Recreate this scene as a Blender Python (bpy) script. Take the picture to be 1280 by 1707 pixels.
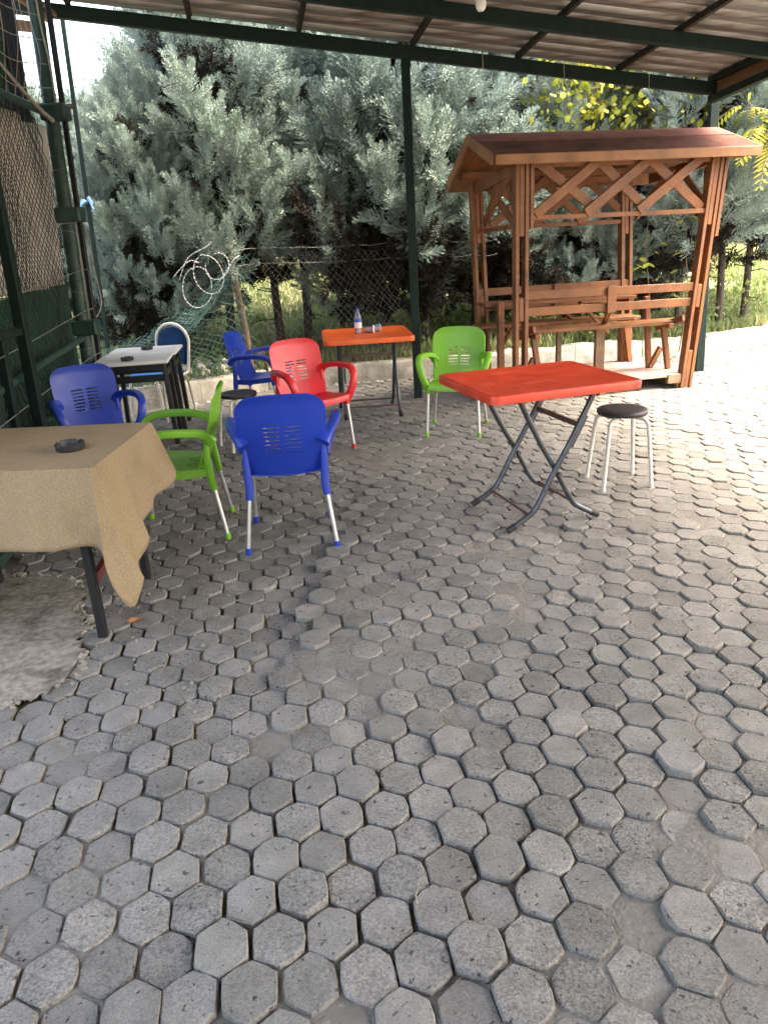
import bpy, math, random
import numpy as np
from mathutils import Vector, Matrix

random.seed(7); rng = np.random.default_rng(11)
sc = bpy.context.scene
for o in list(bpy.data.objects): bpy.data.objects.remove(o)
C = sc.collection
R = math.radians

# ------------------------------------------------------------------ camera, world, sun, exposure
F_PX, DH, CAM_H, ROLL = 1280.0, 465.0, 1.48, R(3.0)
th = math.atan(DH / F_PX); c_, s_ = math.cos(th), math.sin(th)
fw = Vector((0, c_, -s_)); upv = Vector((0, s_, c_)); rt = Vector((1, 0, 0))
cu = rt * math.cos(ROLL) - upv * math.sin(ROLL); cv = rt * math.sin(ROLL) + upv * math.cos(ROLL)
cam = bpy.data.objects.new('camera', bpy.data.cameras.new('camera')); C.objects.link(cam)
m = Matrix.Identity(4)
for i in range(3):
    m[i][0] = cu[i]; m[i][1] = cv[i]; m[i][2] = -fw[i]
m[0][3], m[1][3], m[2][3] = 0, 0, CAM_H
cam.matrix_world = m
cam.data.sensor_fit = 'VERTICAL'; cam.data.sensor_height = 36.0
cam.data.lens = 36.0 * F_PX / 1707.0
cam.data.clip_start = 0.05; cam.data.clip_end = 500
sc.camera = cam

SUN_EL, SUN_AZ = R(61), R(97)           # azimuth from +Y towards +X
w = bpy.data.worlds.new('World'); sc.world = w; w.use_nodes = True
nt = w.node_tree; nt.nodes.clear()
sky = nt.nodes.new('ShaderNodeTexSky'); sky.sky_type = 'NISHITA'; sky.sun_disc = False
sky.sun_elevation = SUN_EL; sky.sun_rotation = SUN_AZ
sky.air_density = 1.0; sky.dust_density = 7.0; sky.ozone_density = 0.6
bg = nt.nodes.new('ShaderNodeBackground'); bg.inputs['Strength'].default_value = 0.15
wo = nt.nodes.new('ShaderNodeOutputWorld')
nt.links.new(sky.outputs[0], bg.inputs[0]); nt.links.new(bg.outputs[0], wo.inputs[0])
sl = bpy.data.lights.new('sun', 'SUN'); sl.energy = 1.5; sl.angle = R(35); sl.color = (1.0, .95, .87)
so = bpy.data.objects.new('sun', sl); C.objects.link(so)
sd = Vector((math.sin(SUN_AZ) * math.cos(SUN_EL), math.cos(SUN_AZ) * math.cos(SUN_EL), math.sin(SUN_EL)))
so.rotation_euler = (-sd).to_track_quat('-Z', 'Y').to_euler()
vs = sc.view_settings
vs.view_transform = 'Standard'; vs.look = 'None'; vs.gamma = 1.0; vs.use_curve_mapping = False
vs.exposure = 3.42
try:
    vs.use_white_balance = True; vs.white_balance_temperature = 7250; vs.white_balance_tint = 10
except Exception: pass
sc.cycles.max_bounces = 8; sc.cycles.diffuse_bounces = 5; sc.cycles.transparent_max_bounces = 12
sc.cycles.use_denoising = True

# ------------------------------------------------------------------ materials
def mat(name, col, rough=.6, metal=0, var=.0, vscale=8, bump=0, bscale=80, col2=None, c2scale=3, c2lo=.45, c2hi=.65,
        spec=.5, translucent=0, transmission=0, coat=0, aniso=None, rvar=0, coords='Object'):
    mt = bpy.data.materials.new(name); mt.use_nodes = True
    n = mt.node_tree.nodes; l = mt.node_tree.links; b = n['Principled BSDF']
    b.inputs['Roughness'].default_value = rough; b.inputs['Metallic'].default_value = metal
    b.inputs['Specular IOR Level'].default_value = spec
    b.inputs['Coat Weight'].default_value = coat
    b.inputs['Transmission Weight'].default_value = transmission
    tc = n.new('ShaderNodeTexCoord')
    src = tc.outputs[coords]
    if aniso:
        mp = n.new('ShaderNodeMapping'); mp.inputs['Scale'].default_value = aniso
        l.new(src, mp.inputs[0]); src = mp.outputs[0]
    rgb = n.new('ShaderNodeRGB'); rgb.outputs[0].default_value = (*col, 1); cur = rgb.outputs[0]
    if col2:
        nz = n.new('ShaderNodeTexNoise'); nz.inputs['Scale'].default_value = c2scale; nz.inputs['Detail'].default_value = 8
        nz.inputs['Roughness'].default_value = .62
        l.new(src, nz.inputs['Vector'])
        mr = n.new('ShaderNodeMapRange'); mr.inputs[1].default_value = c2lo; mr.inputs[2].default_value = c2hi
        l.new(nz.outputs[0], mr.inputs[0])
        mx = n.new('ShaderNodeMix'); mx.data_type = 'RGBA'
        l.new(mr.outputs[0], mx.inputs[0]); l.new(cur, mx.inputs[6]); mx.inputs[7].default_value = (*col2, 1); cur = mx.outputs[2]
    if var:
        nz = n.new('ShaderNodeTexNoise'); nz.inputs['Scale'].default_value = vscale; nz.inputs['Detail'].default_value = 6
        l.new(src, nz.inputs['Vector'])
        mr = n.new('ShaderNodeMapRange'); mr.inputs[1].default_value = .3; mr.inputs[2].default_value = .7
        mr.inputs[3].default_value = 1 - var; mr.inputs[4].default_value = 1 + var
        l.new(nz.outputs[0], mr.inputs[0])
        vm = n.new('ShaderNodeVectorMath'); vm.operation = 'SCALE'
        l.new(cur, vm.inputs[0]); l.new(mr.outputs[0], vm.inputs['Scale']); cur = vm.outputs[0]
    l.new(cur, b.inputs['Base Color'])
    if rvar:
        nz = n.new('ShaderNodeTexNoise'); nz.inputs['Scale'].default_value = 14; nz.inputs['Detail'].default_value = 7
        l.new(src, nz.inputs['Vector'])
        mr = n.new('ShaderNodeMapRange'); mr.inputs[1].default_value = .3; mr.inputs[2].default_value = .7
        mr.inputs[3].default_value = rough - rvar; mr.inputs[4].default_value = rough + rvar
        l.new(nz.outputs[0], mr.inputs[0]); l.new(mr.outputs[0], b.inputs['Roughness'])
    if bump:
        nz = n.new('ShaderNodeTexNoise'); nz.inputs['Scale'].default_value = bscale; nz.inputs['Detail'].default_value = 5
        l.new(src, nz.inputs['Vector'])
        bp = n.new('ShaderNodeBump'); bp.inputs['Strength'].default_value = bump; bp.inputs['Distance'].default_value = .01
        l.new(nz.outputs[0], bp.inputs['Height']); l.new(bp.outputs[0], b.inputs['Normal'])
    if translucent:
        tr = n.new('ShaderNodeBsdfTranslucent'); l.new(cur, tr.inputs[0])
        ms = n.new('ShaderNodeMixShader'); ms.inputs[0].default_value = translucent
        out = n['Material Output']
        l.new(b.outputs[0], ms.inputs[1]); l.new(tr.outputs[0], ms.inputs[2]); l.new(ms.outputs[0], out.inputs[0])
    return mt

def paver_material():
    mt = bpy.data.materials.new('worn_concrete_paver'); mt.use_nodes = True
    n = mt.node_tree.nodes; l = mt.node_tree.links; b = n['Principled BSDF']
    b.inputs['Roughness'].default_value = .9; b.inputs['Specular IOR Level'].default_value = .25
    geo = n.new('ShaderNodeNewGeometry'); at = n.new('ShaderNodeAttribute'); at.attribute_name = 'tone'
    oi = n.new('ShaderNodeObjectInfo')
    ad = n.new('ShaderNodeMath'); ad.operation = 'ADD'; l.new(at.outputs['Fac'], ad.inputs[0]); l.new(oi.outputs['Random'], ad.inputs[1])
    fr = n.new('ShaderNodeMath'); fr.operation = 'FRACT'; l.new(ad.outputs[0], fr.inputs[0])
    rp = n.new('ShaderNodeValToRGB'); e = rp.color_ramp.elements
    e[0].position = 0; e[0].color = (.142, .135, .120, 1); e[1].position = 1; e[1].color = (.225, .208, .186, 1)
    for p, cc in ((.2, (.166, .159, .143, 1)), (.6, (.19, .182, .164, 1)), (.9, (.21, .20, .179, 1))):
        q = rp.color_ramp.elements.new(p); q.color = cc
    l.new(fr.outputs[0], rp.inputs[0])
    # rough vs smooth stones
    gt = n.new('ShaderNodeMath'); gt.operation = 'MULTIPLY'; gt.inputs[1].default_value = 7.31; l.new(fr.outputs[0], gt.inputs[0])
    g2 = n.new('ShaderNodeMath'); g2.operation = 'FRACT'; l.new(gt.outputs[0], g2.inputs[0])
    rough = n.new('ShaderNodeMapRange'); rough.inputs[1].default_value = .2; rough.inputs[2].default_value = 1.0; rough.inputs[3].default_value = .12; rough.inputs[4].default_value = .9; l.new(g2.outputs[0], rough.inputs[0])
    big = n.new('ShaderNodeTexNoise'); big.inputs['Scale'].default_value = 9; big.inputs['Detail'].default_value = 8; big.inputs['Roughness'].default_value = .65
    l.new(geo.outputs['Position'], big.inputs['Vector'])
    fine = n.new('ShaderNodeTexNoise'); fine.inputs['Scale'].default_value = 210; fine.inputs['Detail'].default_value = 4
    l.new(geo.outputs['Position'], fine.inputs['Vector'])
    agg = n.new('ShaderNodeTexNoise'); agg.inputs['Scale'].default_value = 105; agg.inputs['Detail'].default_value = 3; agg.inputs['Roughness'].default_value = .6; agg.inputs['Distortion'].default_value = .4
    l.new(geo.outputs['Position'], agg.inputs['Vector'])
    m1 = n.new('ShaderNodeMapRange'); m1.inputs[1].default_value = .3; m1.inputs[2].default_value = .72; m1.inputs[3].default_value = .76; m1.inputs[4].default_value = 1.24
    l.new(big.outputs[0], m1.inputs[0])
    m2 = n.new('ShaderNodeMapRange'); m2.inputs[1].default_value = .3; m2.inputs[2].default_value = .7; m2.inputs[3].default_value = .78; m2.inputs[4].default_value = 1.2
    l.new(fine.outputs[0], m2.inputs[0])
    mm = n.new('ShaderNodeMath'); mm.operation = 'MULTIPLY'; l.new(m1.outputs[0], mm.inputs[0]); l.new(m2.outputs[0], mm.inputs[1])
    # dark pits
    pit = n.new('ShaderNodeTexNoise'); pit.inputs['Scale'].default_value = 58; pit.inputs['Detail'].default_value = 2.5; pit.inputs['Distortion'].default_value = .6; l.new(geo.outputs['Position'], pit.inputs['Vector'])
    mx0 = n.new('ShaderNodeMapRange'); mx0.inputs[1].default_value = .285; mx0.inputs[2].default_value = .34; l.new(pit.outputs[0], mx0.inputs[0])
    pc = n.new('ShaderNodeMapRange'); pc.inputs[3].default_value = .32; pc.inputs[4].default_value = 1; l.new(mx0.outputs[0], pc.inputs[0])
    mm2 = n.new('ShaderNodeMath'); mm2.operation = 'MULTIPLY'; l.new(mm.outputs[0], mm2.inputs[0]); l.new(pc.outputs[0], mm2.inputs[1])
    cv1 = n.new('ShaderNodeMapRange'); cv1.inputs[1].default_value = .34; cv1.inputs[2].default_value = .60; cv1.inputs[3].default_value = .62; cv1.inputs[4].default_value = 1.2; l.new(agg.outputs[0], cv1.inputs[0])  # hollows of rough stones coloured darker to stand in for weak relief shading
    cvm = n.new('ShaderNodeMix'); cvm.data_type = 'FLOAT'; l.new(rough.outputs[0], cvm.inputs[0]); cvm.inputs[2].default_value = 1; l.new(cv1.outputs[0], cvm.inputs[3])
    mm3 = n.new('ShaderNodeMath'); mm3.operation = 'MULTIPLY'; l.new(mm2.outputs[0], mm3.inputs[0]); l.new(cvm.outputs[0], mm3.inputs[1]); mm2 = mm3
    vm = n.new('ShaderNodeVectorMath'); vm.operation = 'SCALE'; l.new(rp.outputs[0], vm.inputs[0]); l.new(mm2.outputs[0], vm.inputs['Scale'])
    # pale dust film in blotches
    du = n.new('ShaderNodeTexNoise'); du.inputs['Scale'].default_value = 1.6; du.inputs['Detail'].default_value = 9; du.inputs['Roughness'].default_value = .7
    l.new(geo.outputs['Position'], du.inputs['Vector'])
    dm = n.new('ShaderNodeMapRange'); dm.inputs[1].default_value = .5; dm.inputs[2].default_value = .75; dm.inputs[3].default_value = 0; dm.inputs[4].default_value = .6
    l.new(du.outputs[0], dm.inputs[0])
    mx = n.new('ShaderNodeMix'); mx.data_type = 'RGBA'; l.new(dm.outputs[0], mx.inputs[0]); l.new(vm.outputs[0], mx.inputs[6]); mx.inputs[7].default_value = (.235, .222, .196, 1)
    l.new(mx.outputs[2], b.inputs['Base Color'])
    # relief
    h1 = n.new('ShaderNodeMath'); h1.operation = 'MULTIPLY'; l.new(agg.outputs[0], h1.inputs[0]); l.new(rough.outputs[0], h1.inputs[1])
    h2 = n.new('ShaderNodeMath'); h2.operation = 'ADD'; l.new(h1.outputs[0], h2.inputs[0])
    h3 = n.new('ShaderNodeMath'); h3.operation = 'MULTIPLY'; h3.inputs[1].default_value = .35; l.new(fine.outputs[0], h3.inputs[0]); l.new(h3.outputs[0], h2.inputs[1])
    h4 = n.new('ShaderNodeMath'); h4.operation = 'ADD'; l.new(h2.outputs[0], h4.inputs[0]); 
    h5 = n.new('ShaderNodeMath'); h5.operation = 'MULTIPLY'; h5.inputs[1].default_value = .8; l.new(mx0.outputs[0], h5.inputs[0]); l.new(h5.outputs[0], h4.inputs[1])
    bp = n.new('ShaderNodeBump'); bp.inputs['Strength'].default_value = .9; bp.inputs['Distance'].default_value = .006
    l.new(h4.outputs[0], bp.inputs['Height']); l.new(bp.outputs[0], b.inputs['Normal'])
    return mt

MT = {}
MT['paver'] = paver_material()
MT['soil'] = mat('joint_soil', (.075, .063, .05), .95, var=.35, vscale=25, col2=(.13, .11, .085), c2scale=1.1, c2lo=.47, c2hi=.68, bump=.9, bscale=60, spec=.1)
def soil_mix():
    mt = MT['soil']; n = mt.node_tree.nodes; l = mt.node_tree.links; b = n['Principled BSDF']
    old = b.inputs['Base Color'].links[0].from_socket
    at = n.new('ShaderNodeAttribute'); at.attribute_name = 'fill'
    nz = n.new('ShaderNodeTexNoise'); nz.inputs['Scale'].default_value = 40; nz.inputs['Detail'].default_value = 6
    rp = n.new('ShaderNodeMapRange'); rp.inputs[3].default_value = .7; rp.inputs[4].default_value = 1.3; l.new(nz.outputs[0], rp.inputs[0])
    c = n.new('ShaderNodeRGB'); c.outputs[0].default_value = (.175, .163, .143, 1)
    vm = n.new('ShaderNodeVectorMath'); vm.operation = 'SCALE'; l.new(c.outputs[0], vm.inputs[0]); l.new(rp.outputs[0], vm.inputs['Scale'])
    mx = n.new('ShaderNodeMix'); mx.data_type = 'RGBA'; l.new(at.outputs['Fac'], mx.inputs[0]); l.new(old, mx.inputs[6]); l.new(vm.outputs[0], mx.inputs[7]); l.new(mx.outputs[2], b.inputs['Base Color'])
soil_mix()
MT['mortar'] = mat('crumbled_mortar', (.26, .23, .185), .95, var=.35, vscale=38, col2=(.12, .105, .08), c2scale=7, c2lo=.5, c2hi=.68, bump=.55, bscale=90, spec=.15)
MT['mortar_edge'] = mat('mortar_crumb', (.27, .245, .20), .95, var=.3, vscale=40, bump=.8, bscale=90, spec=.15)
MT['kerb'] = mat('old_concrete', (.33, .31, .27), .95, var=.3, vscale=7, col2=(.17, .16, .12), c2scale=4, c2lo=.5, c2hi=.7, bump=.8, bscale=35, spec=.15)
MT['bank'] = mat('bank_soil', (.20, .18, .12), .95, var=.3, vscale=3, col2=(.11, .14, .06), c2scale=1.2, bump=.6, bscale=15, spec=.1)
MT['grass'] = mat('grass_blade', (.20, .25, .10), .7, var=.35, vscale=2.5, col2=(.32, .32, .17), c2scale=1.3, spec=.2, translucent=.3)
MT['cypress'] = mat('glaucous_foliage', (.28, .355, .318), .75, var=.2, vscale=2.2, col2=(.145, .195, .16), c2scale=1.6, c2lo=.48, c2hi=.72, spec=.25)
MT['dead_and_shade'] = mat('dead_twigs_and_low_shade', (.030, .027, .022), .95, var=.3, vscale=6, spec=.1)
MT['bark'] = mat('cypress_bark', (.085, .07, .058), .95, var=.4, vscale=9, bump=1, bscale=40, spec=.1, aniso=(1, 1, .25))
MT['leaf'] = mat('yellow_green_leaf', (.24, .29, .045), .6, var=.3, vscale=3, col2=(.34, .30, .04), c2scale=2, spec=.3, translucent=.45)
MT['weed'] = mat('weed_leaf', (.16, .24, .075), .6, var=.3, vscale=3, col2=(.30, .33, .12), c2scale=2, spec=.3, translucent=.4)
MT['twig'] = mat('twig_bark', (.16, .12, .085), .9, var=.3, vscale=12, spec=.1)
MT['green_paint'] = mat('dark_green_paint', (.0025, .013, .010), .6, var=.25, vscale=10, rvar=.1, spec=.25)
MT['green_pipe'] = mat('green_pipe_paint', (.014, .048, .038), .5, var=.3, vscale=8, col2=(.035, .06, .05), c2scale=5, spec=.4)
MT['black_paint'] = mat('black_paint', (.012, .012, .013), .45, var=.2, spec=.4)
MT['rust'] = mat('rusty_purlin', (.025, .021, .018), .8, var=.4, vscale=20, spec=.2)
MT['wood'] = mat('varnished_pine', (.18, .067, .021), .55, var=.25, vscale=5, col2=(.10, .04, .018), c2scale=4, c2lo=.5, c2hi=.72, bump=.25, bscale=30, spec=.4, aniso=(1, 1, 1), rvar=.1)
MT['wood_dark'] = mat('weathered_pine', (.20, .13, .078), .7, var=.3, vscale=8, bump=.3, bscale=30, spec=.2)
MT['fascia'] = mat('fascia_pine', (.235, .108, .048), .6, var=.25, vscale=6, col2=(.15, .06, .03), c2scale=5, c2lo=.58, c2hi=.75, bump=.25, bscale=30, spec=.35)
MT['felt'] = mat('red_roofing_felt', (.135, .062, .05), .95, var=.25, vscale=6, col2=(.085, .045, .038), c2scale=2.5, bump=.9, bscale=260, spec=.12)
MT['felt_pale'] = mat('pale_red_felt', (.23, .105, .09), .95, var=.2, vscale=6, bump=.9, bscale=260, spec=.12)
MT['deck'] = mat('faded_deck', (.36, .26, .22), .85, var=.25, vscale=6, bump=.3, bscale=40, spec=.2)
MT['red'] = mat('red_plastic', (.62, .018, .022), .36, var=.06, vscale=5, rvar=.06, bump=.04, bscale=250)
MT['blue'] = mat('blue_plastic', (.009, .040, .34), .38, var=.06, vscale=5, rvar=.06, bump=.04, bscale=250)
MT['green'] = mat('green_plastic', (.16, .40, .022), .38, var=.06, vscale=5, rvar=.06, bump=.04, bscale=250)
MT['tabletop_red'] = mat('worn_red_tabletop', (.60, .045, .012), .48, var=.14, vscale=7, col2=(.52, .12, .06), c2scale=7, c2lo=.56, c2hi=.8, rvar=.12, bump=.06, bscale=60)
MT['tabletop_orange'] = mat('orange_tabletop', (.78, .11, .012), .45, var=.1, vscale=7, rvar=.1)
MT['alu'] = mat('aluminium_tube', (.58, .58, .57), .36, metal=.85, var=.12, vscale=30)
MT['steel'] = mat('grey_folding_leg', (.075, .08, .088), .38, metal=.55, var=.2, vscale=20, rvar=.1)
MT['brown_leg'] = mat('brown_folding_leg', (.13, .075, .065), .42, metal=.35, var=.2, vscale=20)
MT['rubber'] = mat('black_rubber', (.015, .015, .016), .7)
MT['ash'] = mat('black_ashtray', (.018, .018, .02), .42, rvar=.08)
MT['vinyl'] = mat('black_vinyl', (.022, .017, .02), .5, bump=.2, bscale=120, var=.2)
MT['cream'] = mat('cream_painted_tube', (.62, .57, .49), .42, var=.12, vscale=30)
MT['white_top'] = mat('white_laminate', (.70, .69, .66), .4, var=.08, vscale=7, rvar=.08)
MT['navy'] = mat('navy_fabric', (.006, .032, .085), .9, var=.2, vscale=15, bump=.3, bscale=300, spec=.2)
MT['seat_blue'] = mat('light_blue_seat', (.03, .17, .42), .8, var=.15, vscale=15, spec=.2)
MT['cloth'] = mat('tan_cloth', (.30, .225, .135), .9, var=.18, vscale=160, col2=(.21, .152, .085), c2scale=4, c2lo=.5, c2hi=.85, bump=.5, bscale=420, spec=.15)
MT['dark_red'] = mat('dark_red_bar', (.10, .018, .02), .5)
MT['tarp'] = mat('beige_tarp', (.50, .46, .40), .8, var=.18, vscale=3, bump=.25, bscale=12, spec=.2, translucent=.45)
MT['green_sheet'] = mat('green_screen_sheet', (.006, .05, .028), .8, var=.3, vscale=4)
MT['net'] = mat('dark_net_cord', (.012, .02, .018), .8)
MT['wire'] = mat('galvanised_wire', (.20, .205, .19), .6, metal=.3, var=.2)
MT['teal_wire'] = mat('teal_coated_wire', (.075, .16, .145), .55, var=.25, vscale=6)
MT['razor'] = mat('razor_wire', (.80, .80, .78), .45, metal=.15)
MT['cord'] = mat('pale_cord', (.30, .28, .23), .85, var=.3, vscale=30)
MT['plasticwhite'] = mat('white_plastic', (.75, .74, .72), .4)
MT['blue_rag'] = mat('light_blue_rag', (.22, .42, .68), .8)
MT['dry_leaf'] = mat('dry_leaf', (.33, .14, .05), .85, var=.3, vscale=60)
MT['stone'] = mat('pale_rubble', (.55, .52, .46), .9, var=.25, vscale=9, bump=.5, bscale=30)
MT['label_blue'] = mat('bottle_label', (.05, .10, .42), .5)
def clear_plastic(name, tint, rough=.08):
    mt = bpy.data.materials.new(name); mt.use_nodes = True
    n = mt.node_tree.nodes; l = mt.node_tree.links; n.clear()
    out = n.new('ShaderNodeOutputMaterial'); g = n.new('ShaderNodeBsdfGlossy'); g.inputs['Roughness'].default_value = rough
    t = n.new('ShaderNodeBsdfTransparent'); t.inputs[0].default_value = (*tint, 1)
    fr = n.new('ShaderNodeFresnel'); fr.inputs[0].default_value = 1.6
    d = n.new('ShaderNodeBsdfDiffuse'); d.inputs[0].default_value = (.75, .72, .72, 1)
    m0 = n.new('ShaderNodeMixShader'); m0.inputs[0].default_value = .22; l.new(t.outputs[0], m0.inputs[1]); l.new(d.outputs[0], m0.inputs[2])
    ms = n.new('ShaderNodeMixShader'); l.new(fr.outputs[0], ms.inputs[0]); l.new(m0.outputs[0], ms.inputs[1]); l.new(g.outputs[0], ms.inputs[2])
    l.new(ms.outputs[0], out.inputs[0]); return mt
MT['clear'] = clear_plastic('clear_plastic', (.93, .93, .95))
MT['pinkclear'] = clear_plastic('tinted_bottle_plastic', (.93, .78, .80))

def roof_sheet_material():
    mt = bpy.data.materials.new('weathered_corrugated_sheet'); mt.use_nodes = True
    n = mt.node_tree.nodes; l = mt.node_tree.links; b = n['Principled BSDF']; out = n['Material Output']
    b.inputs['Roughness'].default_value = .6; b.inputs['Specular IOR Level'].default_value = .3
    at = n.new('ShaderNodeTexCoord'); mp = n.new('ShaderNodeMapping'); mp.inputs['Scale'].default_value = (.45, 10, 1)
    l.new(at.outputs['Object'], mp.inputs[0])
    nz = n.new('ShaderNodeTexNoise'); nz.inputs['Scale'].default_value = 2.2; nz.inputs['Detail'].default_value = 9; nz.inputs['Roughness'].default_value = .7
    l.new(mp.outputs[0], nz.inputs['Vector'])
    rp = n.new('ShaderNodeValToRGB'); e = rp.color_ramp.elements
    e[0].position = .27; e[0].color = (.11, .048, .028, 1); e[1].position = .60; e[1].color = (.50, .49, .47, 1)
    q = rp.color_ramp.elements.new(.36); q.color = (.21, .155, .125, 1)
    q = rp.color_ramp.elements.new(.45); q.color = (.36, .335, .31, 1)
    oi = n.new('ShaderNodeObjectInfo')
    mr = n.new('ShaderNodeMapRange'); mr.inputs[3].default_value = -.06; mr.inputs[4].default_value = .07; l.new(oi.outputs['Random'], mr.inputs[0])
    ad = n.new('ShaderNodeMath'); ad.operation = 'ADD'; l.new(nz.outputs[0], ad.inputs[0]); l.new(mr.outputs[0], ad.inputs[1])
    l.new(ad.outputs[0], rp.inputs[0]); l.new(rp.outputs[0], b.inputs['Base Color'])
    tr = n.new('ShaderNodeBsdfTranslucent'); l.new(rp.outputs[0], tr.inputs[0])
    ms = n.new('ShaderNodeMixShader')
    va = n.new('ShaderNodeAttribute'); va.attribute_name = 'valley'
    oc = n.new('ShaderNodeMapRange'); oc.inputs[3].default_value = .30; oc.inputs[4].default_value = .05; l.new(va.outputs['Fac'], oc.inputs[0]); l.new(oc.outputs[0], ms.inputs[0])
    dk = n.new('ShaderNodeMapRange'); dk.inputs[3].default_value = 1.15; dk.inputs[4].default_value = .45; l.new(va.outputs['Fac'], dk.inputs[0])  # valleys coloured darker than crests to stand in for shading across the corrugation
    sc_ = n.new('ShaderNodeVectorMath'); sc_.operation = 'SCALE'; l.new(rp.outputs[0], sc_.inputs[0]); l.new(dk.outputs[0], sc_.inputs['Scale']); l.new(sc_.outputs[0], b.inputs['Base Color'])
    l.new(b.outputs[0], ms.inputs[1]); l.new(tr.outputs[0], ms.inputs[2]); l.new(ms.outputs[0], out.inputs[0])
    return mt
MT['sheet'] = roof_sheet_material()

# ------------------------------------------------------------------ mesh helpers
def V(*a): return Vector(a)
class MB:
    def __init__(s): s.v = []; s.f = []
    def add(s, vs, fs):
        k = len(s.v); s.v += [tuple(p) for p in vs]; s.f += [tuple(i + k for i in f) for f in fs]; return s
    def box(s, c, size, rot=None):
        x, y, z = [d / 2 for d in size]
        p = [V(a * x, b * y, d * z) for d in (-1, 1) for b in (-1, 1) for a in (-1, 1)]
        if rot is not None: p = [rot @ q for q in p]
        c = V(*c)
        return s.add([q + c for q in p], [(0, 2, 3, 1), (4, 5, 7, 6), (0, 1, 5, 4), (2, 6, 7, 3), (0, 4, 6, 2), (1, 3, 7, 5)])
    def bar(s, a, b, wd, ht, up=(0, 0, 1)):
        a, b = V(*a), V(*b); d = (b - a).normalized(); up = V(*up)
        sd = d.cross(up)
        if sd.length < 1e-4: sd = d.cross(V(1, 0, 0))
        sd.normalize(); u2 = sd.cross(d).normalized()
        p = [q + sd * (wd / 2 * i) + u2 * (ht / 2 * j) for q in (a, b) for j in (-1, 1) for i in (-1, 1)]
        return s.add(p, [(0, 1, 3, 2), (4, 6, 7, 5), (0, 4, 5, 1), (2, 3, 7, 6), (0, 2, 6, 4), (1, 5, 7, 3)])
    def tube(s, pts, r, n=8, caps=True, shape=None, up=None):
        pts = [V(*p) for p in pts]; rs = r if isinstance(r, (list, tuple)) else [r] * len(pts)
        rings = []; prev = None
        for i, p in enumerate(pts):
            d = (pts[min(i + 1, len(pts) - 1)] - pts[max(i - 1, 0)])
            if d.length < 1e-9: d = V(0, 0, 1)
            d.normalize()
            if up is not None: a = V(*up) - d * d.dot(V(*up))
            elif prev is None:
                a = d.cross(V(0, 0, 1)) if abs(d.z) < .95 else d.cross(V(1, 0, 0))
            else: a = prev - d * prev.dot(d)
            if a.length < 1e-6: a = d.orthogonal()
            a.normalize(); prev = a; b = d.cross(a)
            if shape: rings.append([p + a * (q[0] * rs[i]) + b * (q[1] * rs[i]) for q in shape])
            else: rings.append([p + (a * math.cos(t * 2 * math.pi / n) + b * math.sin(t * 2 * math.pi / n)) * rs[i] for t in range(n)])
        n = len(rings[0]); fs = []
        for i in range(len(rings) - 1):
            for j in range(n):
                k = (j + 1) % n; fs.append((i * n + j, i * n + k, (i + 1) * n + k, (i + 1) * n + j))
        if caps: fs.append(tuple(range(n - 1, -1, -1))); fs.append(tuple((len(rings) - 1) * n + j for j in range(n)))
        return s.add([q for rg in rings for q in rg], fs)
    def lathe(s, prof, n=24, c=(0, 0, 0)):
        vs, fs = [], []
        for (r, z) in prof:
            for j in range(n):
                t = 2 * math.pi * j / n; vs.append((c[0] + r * math.cos(t), c[1] + r * math.sin(t), c[2] + z))
        for i in range(len(prof) - 1):
            for j in range(n):
                k = (j + 1) % n; fs.append((i * n + j, i * n + k, (i + 1) * n + k, (i + 1) * n + j))
        if prof[0][0] > 1e-4: fs.append(tuple(range(n - 1, -1, -1)))
        if prof[-1][0] > 1e-4: fs.append(tuple((len(prof) - 1) * n + j for j in range(n)))
        return s.add(vs, fs)
    def mesh(s, name, m, smooth=False, ang=38):
        me = bpy.data.meshes.new(name); me.from_pydata(s.v, [], s.f); me.materials.append(MT[m] if isinstance(m, str) else m)
        if smooth:
            me.polygons.foreach_set('use_smooth', [True] * len(me.polygons))
            me.set_sharp_from_angle(angle=R(ang))
        me.update(); return me
    def build(s, name, m, parent=None, smooth=False, bevel=0, ang=38):
        return link(name, s.mesh(name, m, smooth, ang), parent, bevel)
def link(name, me, parent=None, bevel=0):
    o = bpy.data.objects.new(name, me); C.objects.link(o); o.parent = parent
    if bevel:
        b = o.modifiers.new('bevel', 'BEVEL'); b.width = bevel; b.segments = 1; b.limit_method = 'ANGLE'; b.angle_limit = R(50)
    return o
def tag(o, label=None, cat=None, group=None, kind=None):
    for k, v in (('label', label), ('category', cat), ('group', group), ('kind', kind)):
        if v: o[k] = v
    return o
def thing(name, label, cat, loc=(0, 0, 0), rz=0, group=None, scale=1):
    o = bpy.data.objects.new(name, None); C.objects.link(o); o.location = loc; o.rotation_euler = (0, 0, rz)
    o.empty_display_size = .1; o.scale = (scale,) * 3
    return tag(o, label, cat, group)
def copy_tree(o, parent=None):
    c = o.copy(); C.objects.link(c); c.parent = parent
    for ch in o.children: copy_tree(ch, c)
    return c
def np_mesh(name, verts, quads, m, smooth=False):
    me = bpy.data.meshes.new(name); nv, nq = len(verts), len(quads); k = quads.shape[1]
    me.vertices.add(nv); me.vertices.foreach_set('co', np.ascontiguousarray(verts, np.float32).ravel())
    me.loops.add(nq * k); me.loops.foreach_set('vertex_index', np.ascontiguousarray(quads, np.int32).ravel())
    me.polygons.add(nq); me.polygons.foreach_set('loop_start', np.arange(0, nq * k, k, dtype=np.int32))
    me.materials.append(MT[m]); me.update(calc_edges=True)
    if smooth: me.polygons.foreach_set('use_smooth', [True] * nq)
    return me
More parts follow.
